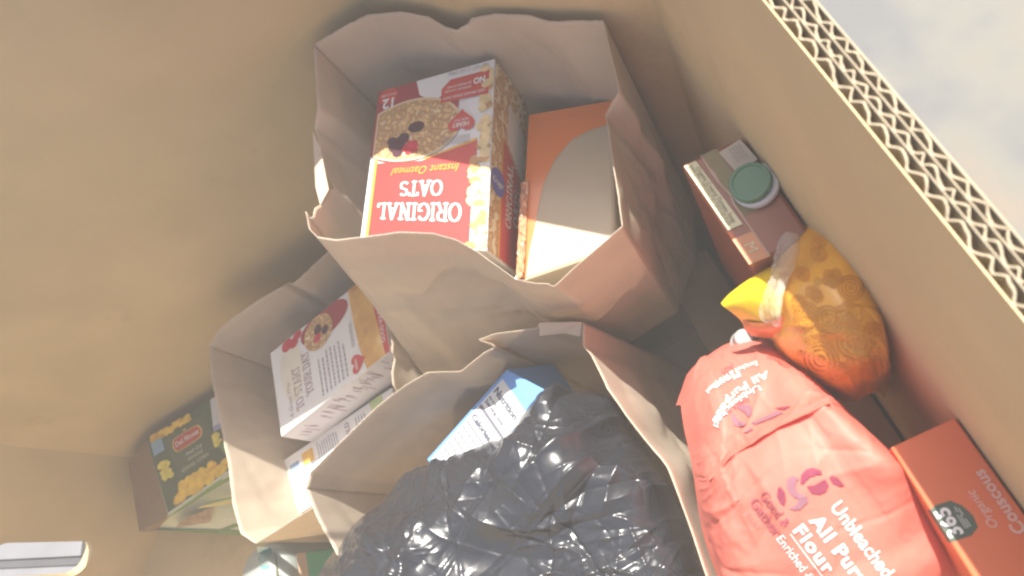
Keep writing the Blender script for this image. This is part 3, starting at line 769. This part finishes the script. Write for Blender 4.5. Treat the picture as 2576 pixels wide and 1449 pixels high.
cap = lathe('screw_cap', cp + Vector((-.002, 0, .004)), [(.0148, 0), (.0150, .0066), (.0144, .0076), (.0120, .0078), (.0118, .0070)], CG, sc, 40, (-.15, .1, 1), .012)
lathe('cap_ring', cp + Vector((0, -.001, .0)), [(.0168, 0), (.0168, .0042), (.0150, .0055)], CW, sc, 40, (-.15, .1, 1))

# --- patterned snack pouch
PBASE = mat('amber_pouch_film', (.86, .42, .04), .28, .18, 22, .25, 40, .55, coat=.35)
PDK = mat('brown_ornament', (.70, .30, .035), .35, .1, 40); PMID = mat('amber_ornament', (.70, .34, .05), .35, .1, 40)
PY = mat('yellow_pouch_film', (.88, .62, .02), .3, .08, 18, .2, 40, .5, coat=.3)
pouch = thing('snack_pouch', 'amber plastic pouch with ringed flower ornaments and a yellow corner', 'snack pouch', at(2080, 830, .70))
prow = [  # rows of (px,py,D) across the pouch from the bag side to the wall
 [(1925, 672, .59), (1965, 628, .55), (2005, 588, .54), (2035, 556, .54), (2052, 545, .55), (2065, 560, .60)],
 [(1915, 722, .58), (1972, 680, .52), (2030, 640, .507), (2080, 600, .507), (2104, 600, .525), (2115, 625, .60)],
 [(1915, 795, .58), (1972, 760, .508), (2050, 716, .492), (2130, 672, .494), (2165, 680, .515), (2178, 715, .60)],
 [(1940, 862, .59), (1990, 832, .515), (2080, 792, .489), (2175, 750, .490), (2212, 765, .515), (2226, 805, .60)],
 [(1985, 918, .60), (2035, 890, .525), (2120, 858, .492), (2205, 825, .494), (2236, 845, .52), (2244, 885, .61)],
 [(2050, 978, .61), (2095, 955, .54), (2155, 930, .51), (2208, 905, .512), (2232, 920, .54), (2240, 950, .63)],
 [(2110, 1015, .65), (2130, 1012, .60), (2168, 1002, .575), (2200, 988, .575), (2216, 990, .60), (2222, 1002, .66)]]
def tri(x):
    """triangle wave: straight flanks with sharp ridges and valleys, as in creased film or paper"""
    x = (x + 1) % 2 - 1
    return 1 - 2 * abs(x)
def crom(p0, p1, p2, p3, t):
    return .5 * ((2 * p1) + (p2 - p0) * t + (2 * p0 - 5 * p1 + 4 * p2 - p3) * t * t + (3 * p1 - p0 - 3 * p2 + p3) * t ** 3)
def patch(rows, nu, nv):
    R_ = [[at(*q_) for q_ in r] for r in rows]
    def row_at(r, u):
        n = len(r) - 1; x = u * n; i = min(n - 1, int(x)); t = x - i
        return crom(r[max(0, i - 1)], r[i], r[i + 1], r[min(n, i + 2)], t)
    out = []
    for j in range(nv + 1):
        y = j / nv * (len(R_) - 1); i = min(len(R_) - 2, int(y)); t = y - i
        line = []
        for k in range(nu + 1):
            u = k / nu
            c = [row_at(R_[max(0, min(len(R_) - 1, m_))], u) for m_ in (i - 1, i, i + 1, i + 2)]
            line.append(crom(*c, t))
        out.append(line)
    return out
def grid_obj(name, g_, m, parent, disp=None, smooth=True):
    nv, nu = len(g_), len(g_[0]); vs = []
    for j in range(nv):
        for k in range(nu):
            p = g_[j][k]
            if disp:
                a = g_[min(nv - 1, j + 1)][k] - g_[max(0, j - 1)][k]; b = g_[j][min(nu - 1, k + 1)] - g_[j][max(0, k - 1)]
                n_ = a.cross(b)
                if n_.length > 1e-12: n_.normalize()
                if n_.dot(Vector((0, 0, HC)) - p) < 0: n_ = -n_
                p = p + n_ * disp(p, k / (nu - 1), j / (nv - 1))
            vs.append(p)
    fs = [(j * nu + k, j * nu + k + 1, (j + 1) * nu + k + 1, (j + 1) * nu + k) for j in range(nv - 1) for k in range(nu - 1)]
    return obj(name, vs, fs, m, parent, smooth), vs, fs
gp = patch(prow, 90, 120)
gx, gy = np.meshgrid(np.linspace(0, .09, 91), np.linspace(0, .14, 121))
PC = crease_field(gx, gy, 60, 9, (.0004, .0018), (.006, .03), (.0012, .005), 0, .09, 0, .14, [(.0, .04), (.03, 0)], .5)
po, vs, fs = grid_obj('film', gp, PBASE, pouch, lambda p, u, v: .0030 * noise.noise(p * 34) + PC[int(round(v * 120)), int(round(u * 90))] * min(1, 8 * u * (1 - u)))
pbvh = BVHTree.FromPolygons(vs, fs)
W = Wrap(pbvh, (0, 0), (1, 0), (0, 1)); W.w = W.h = 1
def ring(cx, cy, r0, r1, sq=.9, n=22, rot=.6):
    o_ = []; i_ = []
    for k in range(n):
        a = 2 * math.pi * k / n
        for r, l_ in ((r1, o_), (r0, i_)):
            x, y = r * math.cos(a), r * sq * math.sin(a)
            l_.append((cx + x * math.cos(rot) - y * math.sin(rot), cy + x * math.sin(rot) + y * math.cos(rot)))
    return [[o_[k], o_[(k + 1) % n], i_[(k + 1) % n], i_[k]] for k in range(n)]
for cx, cy, rr in ((2030, 790, 34), (2018, 812, 24), (2055, 745, 18), (2010, 760, 20), (2085, 805, 40), (2065, 905, 48), (2150, 860, 52), (2140, 725, 34), (2020, 690, 20), (2060, 640, 22), (2105, 935, 26), (2190, 920, 30)):
    ps = []
    for f0, f1 in ((0.0, .22), (.36, .5), (.64, .76), (.88, 1)):
        ps += ring(cx, cy, rr * f0 + .01, rr * f1)
    decal('ring_flower', W, ps, PDK, pouch, 1.2)
rn = random.Random(3)
for i in range(16):
    cx = rn.uniform(2000, 2190); cy = rn.uniform(700, 950)
    decal('dot_ornament', W, ring(cx, cy, 3, rn.uniform(6, 12), n=12), PDK if i % 2 else PMID, pouch, .8)
rn = random.Random(17)
for cx, cy, rr, lob in ((2135, 790, 40, 6), (2170, 880, 44, 7), (2095, 700, 30, 5), (2075, 860, 34, 6), (2130, 930, 28, 5), (2060, 610, 20, 5), (2195, 830, 26, 5), (2045, 735, 22, 5)):
    pts = []
    for k in range(30):
        a = 2 * math.pi * k / 30; r_ = rr * (.78 + .22 * abs(math.cos(a * lob / 2 + cx)))
        pts.append((cx + r_ * math.cos(a), cy + r_ * .9 * math.sin(a)))
    decal('lobed_ornament', W, [[(cx, cy), pts[k], pts[(k + 1) % 30]] for k in range(30)], PDK, pouch, .7)
    decal('ring_ornament', W, ring(cx, cy, rr * .45, rr * .52) + ring(cx, cy, rr * .2, rr * .27), PMID, pouch, 1.5)
# yellow corner, folded clear seam
yg = patch([[(1812, 762, .56), (1850, 728, .55), (1905, 688, .545), (1965, 660, .545)], [(1822, 772, .555), (1868, 745, .54), (1925, 715, .53), (1975, 690, .53)],
            [(1845, 790, .56), (1885, 775, .545), (1935, 755, .525), (1980, 735, .52)], [(1868, 812, .575), (1905, 815, .56), (1945, 808, .535), (1985, 790, .525)], [(1880, 835, .60), (1915, 840, .59), (1955, 840, .57), (1995, 830, .55)]], 24, 24)
grid_obj('yellow_corner', yg, PY, pouch, lambda p, u, v: .0012 * noise.noise(p * 60))
og = patch([[(1868, 806, .566), (1905, 812, .552), (1945, 806, .53), (1975, 790, .52)], [(1872, 825, .575), (1910, 832, .56), (1950, 830, .54), (1985, 815, .53)], [(1890, 845, .60), (1920, 850, .585), (1955, 850, .565), (1990, 840, .555)]], 20, 14)
grid_obj('orange_tip', og, mat('orange_pouch_film', (.72, .22, .06), .35, .1, 20, coat=.2), pouch)
CLR = bpy.data.materials.new('clear_seal'); CLR.use_nodes = True
bb = CLR.node_tree.nodes['Principled BSDF']; bb.inputs['Base Color'].default_value = (.86, .80, .70, 1); bb.inputs['Roughness'].default_value = .18; bb.inputs['Alpha'].default_value = .24; bb.inputs['Coat Weight'].default_value = 1
cg = patch([[(1972, 600, .535), (1990, 596, .53), (2010, 606, .535)], [(1960, 670, .525), (1978, 668, .515), (2000, 674, .515)], [(1945, 730, .52), (1965, 728, .507), (1990, 732, .50)], [(1928, 780, .53), (1952, 784, .512), (1975, 788, .505)], [(1945, 800, .53), (1960, 806, .52), (1975, 812, .515)]], 14, 60)
cso, _, _ = grid_obj('clear_seal', cg, CLR, pouch, lambda p, u, v: .004 + .0035 * noise.noise(Vector((u * 5, v * 3, 1))) + .0022 * abs(noise.noise(p * 160)))
solid(cso, .0003)

# --- flour bag
FLR = mat('coral_flour_paper', (.82, .20, .155), .58, .06, 14, .3, 90, .35, trans=.05)
fb = thing('flour_bag', 'crumpled coral red paper bag of all purpose flour with a white and plum print', 'flour bag', at(2050, 1250, .735))
frow = [
 [(1700, 1020, .72), (1740, 930, .72), (1827, 868, .72), (1890, 855, .71), (1945, 862, .70), (2010, 905, .70), (2070, 958, .72)],
 [(1712, 1020, .68), (1748, 940, .655), (1815, 885, .64), (1885, 866, .63), (1942, 868, .615), (2000, 910, .61), (2060, 958, .64)],
 [(1715, 1040, .66), (1765, 985, .61), (1835, 935, .59), (1905, 910, .578), (1962, 905, .57), (2025, 945, .58), (2085, 985, .63)],
 [(1722, 1085, .66), (1785, 1050, .59), (1860, 1000, .565), (1935, 965, .553), (1995, 950, .545), (2060, 975, .56), (2115, 1015, .63)],
 [(1735, 1140, .66), (1790, 1128, .585), (1865, 1075, .56), (1945, 1030, .545), (2020, 1000, .53), (2090, 1005, .545), (2140, 1040, .63)],
 [(1742, 1180, .66), (1784, 1195, .575), (1860, 1130, .545), (1935, 1075, .528), (2022, 1035, .512), (2092, 1010, .512), (2165, 1062, .62)],
 [(1746, 1205, .66), (1792, 1215, .562), (1868, 1145, .527), (1940, 1092, .512), (2028, 1052, .502), (2110, 1032, .50), (2190, 1090, .62)],
 [(1752, 1250, .66), (1800, 1262, .555), (1900, 1200, .515), (1985, 1150, .50), (2075, 1120, .495), (2185, 1100, .497), (2235, 1135, .62)],
 [(1762, 1310, .66), (1812, 1330, .555), (1940, 1280, .515), (2030, 1235, .50), (2125, 1195, .497), (2255, 1165, .497), (2285, 1185, .62)],
 [(1775, 1365, .66), (1832, 1400, .56), (1975, 1355, .52), (2080, 1320, .507), (2185, 1275, .507), (2290, 1225, .515), (2325, 1230, .63)],
 [(1805, 1450, .66), (1860, 1480, .565), (2010, 1450, .53), (2125, 1415, .517), (2240, 1370, .52), (2350, 1310, .54), (2385, 1320, .65)],
 [(1850, 1550, .68), (1900, 1580, .585), (2060, 1560, .55), (2190, 1530, .54), (2320, 1490, .545), (2420, 1440, .57), (2450, 1450, .66)],
 [(1900, 1640, .72), (1940, 1660, .70), (2100, 1650, .68), (2230, 1630, .67), (2360, 1600, .67), (2460, 1560, .69), (2490, 1560, .72)]]
gf = patch(frow, 150, 200)
def fdisp(p, u, v):
    e = min(1, 5 * u * (1 - u))
    q_ = Vector((p.x * 26, p.y * 26, p.z * 16))
    d_ = .0018 * tri(noise.noise(q_ * .45) * 2.2) + .0008 * tri(noise.noise(q_ * 1.3 + Vector((5, 2, 1))) * 1.8) + .0003 * tri(noise.noise(q_ * 4) * 1.6)
    d_ += -.0012 * math.exp(-((u - .63) * 60) ** 2) if v > .44 else 0
    edge = 2.2 if u < .25 else (1.3 if u > .7 else .7)
    return d_ * e * edge
gx, gy = np.meshgrid(np.linspace(0, .20, 151), np.linspace(0, .34, 201))
FC = crease_field(gx, gy, 60, 5, (.0004, .0016), (.01, .07), (.0012, .006), 0, .20, 0, .34)
FC += crease_field(gx, gy, 40, 6, (.0008, .003), (.01, .04), (.002, .006), .0, .06, .12, .34)
def fd2(p, u, v): return fdisp(p, u, v) * .55 + FC[int(round(v * 200)), int(round(u * 150))] * min(1, 6 * u * (1 - u))
fo, vs, fs = grid_obj('paper_sack', gf, FLR, fb, fd2)
fbv = BVHTree.FromPolygons(vs, fs)
PLUM = mat('plum_print', (.27, .05, .09), .45, .08, 40); GREYP = mat('grey_plum_print', (.30, .14, .18), .45, .08, 40)
FW = mat('white_flour_print', (.86, .80, .80), .45, .03, 40)
class Frame(Wrap):
    def __init__(s, o, right, down): Wrap.__init__(s, fbv, o, right, down)
TR = Vector((.60, .80)); TD = Vector((-.80, .60))
def fr(o): return Frame(o, TR * 100, TD * 100)
M_ = fr((2098, 1268))
text('lettering', M_, 'Unbleached', 0, .13, 2.25, FW, fb, 2.2, .015)
M_ = fr((2058, 1292)); text('lettering', M_, 'All Purpose', -.02, .27, 3.05, FW, fb, 2.2, .035, space=1.12, hscale=.86)
M_ = fr((2018, 1318)); text('lettering', M_, 'Flour', -.02, .27, 1.40, FW, fb, 2.2, .035, space=1.15, hscale=.80)
M_ = fr((1990, 1340)); decal('rule', M_, [rect(i * .15, .0, i * .15 + .15, .025) for i in range(10)], FW, fb, 2.2)
text('lettering', fr((1967, 1352)), 'Enriched & Pre-Sifted', -.05, .11, 2.6, FW, fb, 2.2, .01)
G_ = mat('plum_grey_letter', (.36, .10, .12), .5)
text('lettering', fr((1922, 1237)), 'Good &', 0, .12, 1.05, G_, fb, 2.2, .02)
text('lettering', fr((1896, 1256)), 'Gather', 0, .12, 1.10, G_, fb, 2.2, .02)
def pxf(z): return (1693 + z[0] * .405, 863 + z[1] * .405)
WF = Wrap(fbv, (0, 0), (1, 0), (0, 1)); WF.w = WF.h = 1
def rosette(name, pts, m, fan=True, n=1):
    c = (sum(p[0] for p in pts) / len(pts), sum(p[1] for p in pts) / len(pts))
    return decal(name, WF, [[pxf(c), pxf(pts[i]), pxf(pts[(i + 1) % len(pts)])] for i in range(len(pts))], m, fb, 2.0)
rosette('emblem_leaf', [(655, 900), (670, 890), (700, 925), (705, 970), (695, 1010), (670, 990), (650, 950)], PLUM)
rosette('emblem_leaf', [(968, 835), (985, 820), (1025, 835), (1065, 880), (1030, 888), (990, 870)], PLUM)
rosette('emblem_crescent', [(795, 870), (800, 820), (830, 785), (870, 775), (915, 790), (925, 815), (890, 815), (850, 835), (815, 875)], PLUM)
rosette('emblem_crescent', [(830, 885), (880, 880), (930, 850), (945, 845), (965, 880), (950, 920), (910, 938), (860, 930)], PLUM)
rosette('emblem_stem', [(715, 840), (745, 825), (790, 838), (770, 860), (765, 890), (775, 925), (735, 935), (708, 890)], GREYP)
rosette('emblem_stem', [(735, 935), (775, 925), (835, 950), (840, 985), (810, 1010), (785, 965), (755, 955)], GREYP)
rosette('emblem_stem', [(785, 965), (810, 1010), (790, 1030), (760, 1037), (725, 1025), (770, 1005)], GREYP)
# the same print, upside down on the folded end
UR = Vector((-.88, .47)); UD = Vector((-.47, -.88))
def fu(o): return Frame(o, UR * 100, UD * 100)
def arcf(o, a0, k):
    """frame that bends round the rounded end"""
    class B(Frame):
        def pt(s, u, v, l):
            an = a0 + k * u
            x = (math.sin(an) - math.sin(a0)) / k if k else u; y = (math.cos(a0) - math.cos(an)) / k
            d = Vector((-math.cos(an), math.sin(an))); n_ = Vector((-math.sin(an), -math.cos(an)))
            base = s.o
            steps = 6; p = Vector(base)
            for i in range(steps):
                am = a0 + k * u * (i + .5) / steps
                p = p + Vector((-math.cos(am), math.sin(am))) * (u * 100 / steps)
            p = p + n_ * (v * 100)
            s2 = Wrap(s.b, (p.x, p.y), (0, 0), (0, 0)); return s2.pt(0, 0, l)
    return B(o, Vector((-100, 0)), Vector((0, -100)))
text('lettering', arcf((1906, 910), .24, .38), 'Enriched & Pre-Sifted', 0, 0, 1.5, FW, fb, 2.2, .01)
text('lettering', arcf((1862, 936), .36, .42), 'Flour', 0, 0, .74, FW, fb, 2.2, .03, hscale=.62, space=1.12)
text('lettering', arcf((1932, 936), .30, .46), 'All Purpose', 0, 0, 1.9, FW, fb, 2.2, .03, hscale=.68, space=1.1)
text('lettering', arcf((1912, 970), .36, .46), 'Unbleached', 0, 0, 1.55, FW, fb, 2.2, .01, hscale=.62)
text('lettering', arcf((1885, 1000), .42, .4), 'Good & Gather', 0, 0, .95, G_, fb, 2.2, .01)
rosette('emblem_leaf', [(400, 400), (440, 380), (490, 390), (495, 430), (480, 465), (450, 430)], GREYP)
rosette('emblem_crescent', [(380, 430), (400, 465), (430, 490), (460, 500), (450, 520), (415, 525), (385, 510), (372, 470)], GREYP)
rosette('emblem_leaf', [(440, 560), (490, 530), (505, 540), (470, 560)], GREYP)
rosette('emblem_stem', [(490, 500), (560, 470), (640, 430), (680, 425), (690, 440), (600, 480), (520, 510)], GREYP)
rosette('emblem_crescent', [(630, 410), (680, 402), (740, 395), (700, 418)], PLUM)
text('lettering', arcf((1842, 912), .5, .3), '(KD)', 0, -.05, .34, G_, fb, 2, 0)
text('lettering', Frame((1912, 1322), TR * -100, TD * -100), '19FEB 17LY', 0, 0, .9, mat('faint_stamp', (.55, .20, .17), .5), fb, 2, 0)
# folded ridge seam of the sack
rg = patch([[(1786, 1200, .572), (1850, 1135, .545), (1895, 1108, .53), (1935, 1075, .523), (2010, 1042, .508), (2088, 1006, .505)],
            [(1790, 1212, .556), (1856, 1148, .532), (1905, 1120, .514), (1942, 1092, .507), (2020, 1056, .497), (2094, 1022, .494)]], 60, 8)
grid_obj('folded_flap', rg, FLR, fb, lambda p, u, v: .002 + .0016 * noise.noise(p * 80))

# small white bottle neck between pouch and flour
wb = thing('white_bottle', 'small white bottle with its cap just showing behind the flour bag', 'bottle', Vector((at(1862, 846, .64).x, at(1862, 846, .64).y, Z(.735))))
c0 = wb.location.copy()
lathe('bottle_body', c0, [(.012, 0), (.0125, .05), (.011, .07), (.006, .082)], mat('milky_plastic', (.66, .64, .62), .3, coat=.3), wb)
lathe('bottle_cap', c0 + Vector((0, 0, .082)), [(.0075, 0), (.0078, .010), (.007, .012), (.0, .0125)], mat('milky_cap', (.42, .41, .40), .35), wb, 30, (.2, -.2, 1), .02)

# ------------------------------------------------------------------ black plastic sack
BLK = bpy.data.materials.new('black_plastic_film'); BLK.use_nodes = True
t = BLK.node_tree; b_ = t.nodes['Principled BSDF']
b_.inputs['Base Color'].default_value = (.026, .028, .036, 1); b_.inputs['Roughness'].default_value = .25
b_.inputs['Specular IOR Level'].default_value = .5; b_.inputs['Coat Weight'].default_value = .15; b_.inputs['Coat Roughness'].default_value = .2
tc_ = t.nodes.new('ShaderNodeTexCoord'); nz = t.nodes.new('ShaderNodeTexNoise'); nz.inputs['Scale'].default_value = 55; nz.inputs['Detail'].default_value = 3
try: nz.noise_type = 'RIDGED_MULTIFRACTAL'
except Exception: pass
bp_ = t.nodes.new('ShaderNodeBump'); bp_.inputs['Strength'].default_value = .2; bp_.inputs['Distance'].default_value = .003
t.links.new(tc_.outputs['Object'], nz.inputs['Vector']); t.links.new(nz.outputs['Fac'], bp_.inputs['Height']); t.links.new(bp_.outputs[0], b_.inputs['Normal'])
MATS['black_plastic_film'] = BLK
sk = thing('black_plastic_sack', 'crumpled shiny black plastic sack bulging out of the torn paper bag', 'plastic sack', Vector((-.27, .08, Z(1.195))))
brow = [
 [(1130, 1160, .80), (1200, 1120, .78), (1275, 1090, .765), (1315, 1040, .75), (1360, 985, .73), (1450, 985, .73), (1540, 1000, .74), (1580, 1060, .80)],
 [(1090, 1175, .77), (1170, 1140, .735), (1270, 1105, .715), (1325, 1055, .70), (1370, 1005, .67), (1460, 1015, .68), (1560, 1050, .70), (1600, 1090, .76)],
 [(1020, 1190, .76), (1110, 1170, .695), (1220, 1150, .665), (1320, 1110, .65), (1420, 1090, .64), (1510, 1100, .65), (1610, 1130, .675), (1650, 1160, .74)],
 [(965, 1260, .76), (1050, 1250, .685), (1180, 1240, .65), (1300, 1210, .635), (1420, 1180, .62), (1530, 1180, .63), (1650, 1200, .66), (1690, 1220, .74)],
 [(900, 1310, .74), (985, 1320, .67), (1130, 1330, .64), (1270, 1310, .635), (1400, 1290, .625), (1530, 1280, .63), (1670, 1290, .655), (1722, 1300, .74)],
 [(845, 1380, .73), (930, 1400, .665), (1090, 1410, .64), (1240, 1400, .645), (1390, 1390, .64), (1540, 1380, .63), (1700, 1390, .65), (1752, 1400, .74)],
 [(800, 1450, .73), (890, 1490, .665), (1060, 1500, .64), (1220, 1500, .645), (1390, 1490, .645), (1560, 1480, .63), (1730, 1480, .65), (1785, 1490, .74)],
 [(780, 1560, .80), (880, 1600, .70), (1060, 1620, .68), (1220, 1620, .67), (1390, 1620, .67), (1560, 1610, .67), (1740, 1600, .69), (1800, 1600, .80)]]
gb = patch(brow, 330, 300)
def bdisp(p, u, v):
    q_ = Vector((p.x, p.y, p.z * .7))
    cx, cy = p.x + .27, p.y - .03
    ang = math.atan2(cy, cx); rad = math.hypot(cx, cy)
    wv = noise.noise(q_ * 7) * .5 + noise.noise(q_ * 15) * .2
    f1 = tri(noise.noise(Vector((ang * 1.6 + wv, rad * 4, 1.7))) * 1.6 + .4)
    f2 = tri(noise.noise(Vector((q_.x * 9 + wv, q_.y * 14 - q_.x * 5, 4))) * 1.7)
    f3 = tri(noise.noise(Vector((q_.x * 26 + q_.y * 10 + wv, q_.y * 15, q_.z * 12))) * 1.9)
    f4 = tri(noise.noise(Vector((q_.x * 48 - q_.y * 40 + wv * 2, q_.y * 30, q_.z * 20))) * 1.8)
    f5 = tri(noise.noise(q_ * 95) * 1.5)
    k = .35 + .9 * max(0, noise.noise(q_ * 11 + Vector((7, 0, 0))) + .3)
    e = min(1, 8 * u * (1 - u)) * min(1, 6 * v + .2)
    return e * (.012 * f1 + .009 * f2 + k * (.0058 * f3 + .0032 * f4 + .0010 * f5))
PX_ = np.array([[p.x for p in r] for r in gb]); PY_ = np.array([[p.y for p in r] for r in gb])
cen = [(-.30, .02), (-.22, .10), (-.33, .10)]
SC = crease_field(PX_, PY_, 64, 31, (.003, .0095), (.03, .11), (.005, .018), -.45, -.08, -.1, .26, cen, .4)
MK = np.array([[min(1, max(0, .55 + 1.5 * noise.noise(Vector((p.x * 13, p.y * 13, 2.2))))) for p in r] for r in gb])
SC += MK * crease_field(PX_, PY_, 430, 32, (.0006, .0026), (.006, .032), (.0010, .0036), -.45, -.08, -.1, .26, cen, .7)
SC += crease_field(PX_, PY_, 140, 33, (.0010, .0034), (.02, .09), (.0012, .0042), -.45, -.08, -.1, .26, cen, .5)
def bd2(p, u, v):
    e = min(1, 8 * u * (1 - u)) * min(1, 6 * v + .2)
    q_ = Vector((p.x, p.y, p.z * .7))
    return e * (.016 * noise.noise(q_ * 9) + .006 * noise.noise(q_ * 22) + SC[int(round(v * 300)), int(round(u * 330))])
grid_obj('crumpled_film', gb, BLK, sk, bd2)

# ------------------------------------------------------------------ near the lower left: bottle-white tub and green carton
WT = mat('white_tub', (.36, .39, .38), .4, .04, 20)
tp_ = at(668, 1420, 1.05)
tub = thing('white_tub', 'white plastic tub with teal print below the lowest paper bag', 'tub', Vector((tp_.x, tp_.y - .02, FL)))
hgt = Z(1.04) - FL
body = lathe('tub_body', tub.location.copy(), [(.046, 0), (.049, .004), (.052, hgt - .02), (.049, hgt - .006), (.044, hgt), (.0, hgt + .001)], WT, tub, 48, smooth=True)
me = body.data
vsb = [tub.location + v.co for v in me.vertices]; fsb = [tuple(p.vertices) for p in me.polygons]
tbv = BVHTree.FromPolygons(vsb, fsb)
TF = Wrap(tbv, (0, 0), (1, 0), (0, 1)); TF.w = TF.h = 1
TEAL = mat('teal_print', (.16, .34, .36), .4)
decal('teal_band', TF, [[(646, 1374), (680, 1378), (688, 1392), (650, 1392)]], TEAL, tub, 1)
decal('round_mark', TF, [[(660 + 10 * math.cos(k * .4), 1406 + 9 * math.sin(k * .4)), (660 + 10 * math.cos(k * .4 + .4), 1406 + 9 * math.sin(k * .4 + .4)), (660 + 6 * math.cos(k * .4 + .4), 1406 + 5 * math.sin(k * .4 + .4)), (660 + 6 * math.cos(k * .4), 1406 + 5 * math.sin(k * .4))] for k in range(16)], TEAL, tub, 1)
decal('square_mark', TF, [[(656, 1422), (676, 1420), (678, 1431), (658, 1433)]], TEAL, tub, 1)
decal('olive_patch', TF, [[(692 + k * 8, 1382), (700 + k * 8, 1382), (704 + k * 8, 1460), (696 + k * 8, 1460)] for k in range(4)], mat('dark_olive', (.10, .10, .06), .5), tub, 1)  # dark olive strips down the right side of the tub
gc_t = [at(745, 1392, .93), at(905, 1372, .93), at(930, 1500, .93), at(760, 1500, .93)]
gcn, t4, dn = carton('green_carton', 'plain green carton with a brown edge between the tub and the black sack', 'carton', gc_t, Z(.93) - FL, mat('green_carton', (.07, .24, .10), .5, .06, 15))
decal('brown_edge', Face(*gc_t), [[(-.01, 0), (.16, 0), (.14, 1), (-.01, 1)]], KRAFT, gcn, 1)

# ------------------------------------------------------------------ lower layer of plain cartons that carries the upper groceries, and one added for tone
def plain(name, label, x0, y0, x1, y1, D):
    th = thing(name, label, 'carton', Vector(((x0 + x1) / 2, (y0 + y1) / 2, FL)), 'plain brown cartons of the lower layer')
    vs, fs = prism([(x0, y0), (x1, y0), (x1, y1), (x0, y1)], FL, Z(D))
    bevel(obj('body', vs, fs, KRAFT, th), .002)
plain('brown_carton', 'plain brown closed carton under the flour bag, mostly hidden in shade', -.03, -.20, .091, .17, .735)
plain('brown_carton', 'plain brown closed carton under the soup carton, mostly hidden in shade', .058, .175, .091, .30, .774)
plain('brown_carton', 'plain brown closed carton under the tallest paper bag, hidden', -.30, .34, -.01, .56, BD + .003)

plain('brown_carton', 'plain brown closed carton added to tone the dark gap beside the tallest paper bag', -.015, .19, .052, .37, .99)  # added so that the deep gap reads dark brown; carries nothing

# ------------------------------------------------------------------ added haze volume, standing in for the veil of a smudged lens
hz = bpy.data.materials.new('haze'); hz.use_nodes = True
ht = hz.node_tree; ht.nodes.remove(ht.nodes['Principled BSDF'])
pv = ht.nodes.new('ShaderNodeVolumePrincipled'); pv.inputs['Density'].default_value = .13; pv.inputs['Color'].default_value = (.97, .945, .90, 1)
ht.links.new(pv.outputs[0], ht.nodes['Material Output'].inputs['Volume'])
vs, fs = prism([(-2.6, -2.6), (2.6, -2.6), (2.6, 2.6), (-2.6, 2.6)], -1, HC + .06)
ho = obj('haze', vs, fs, hz); ho['kind'] = 'stuff'; ho['label'] = 'thin haze added in place of a smudged-lens veil'
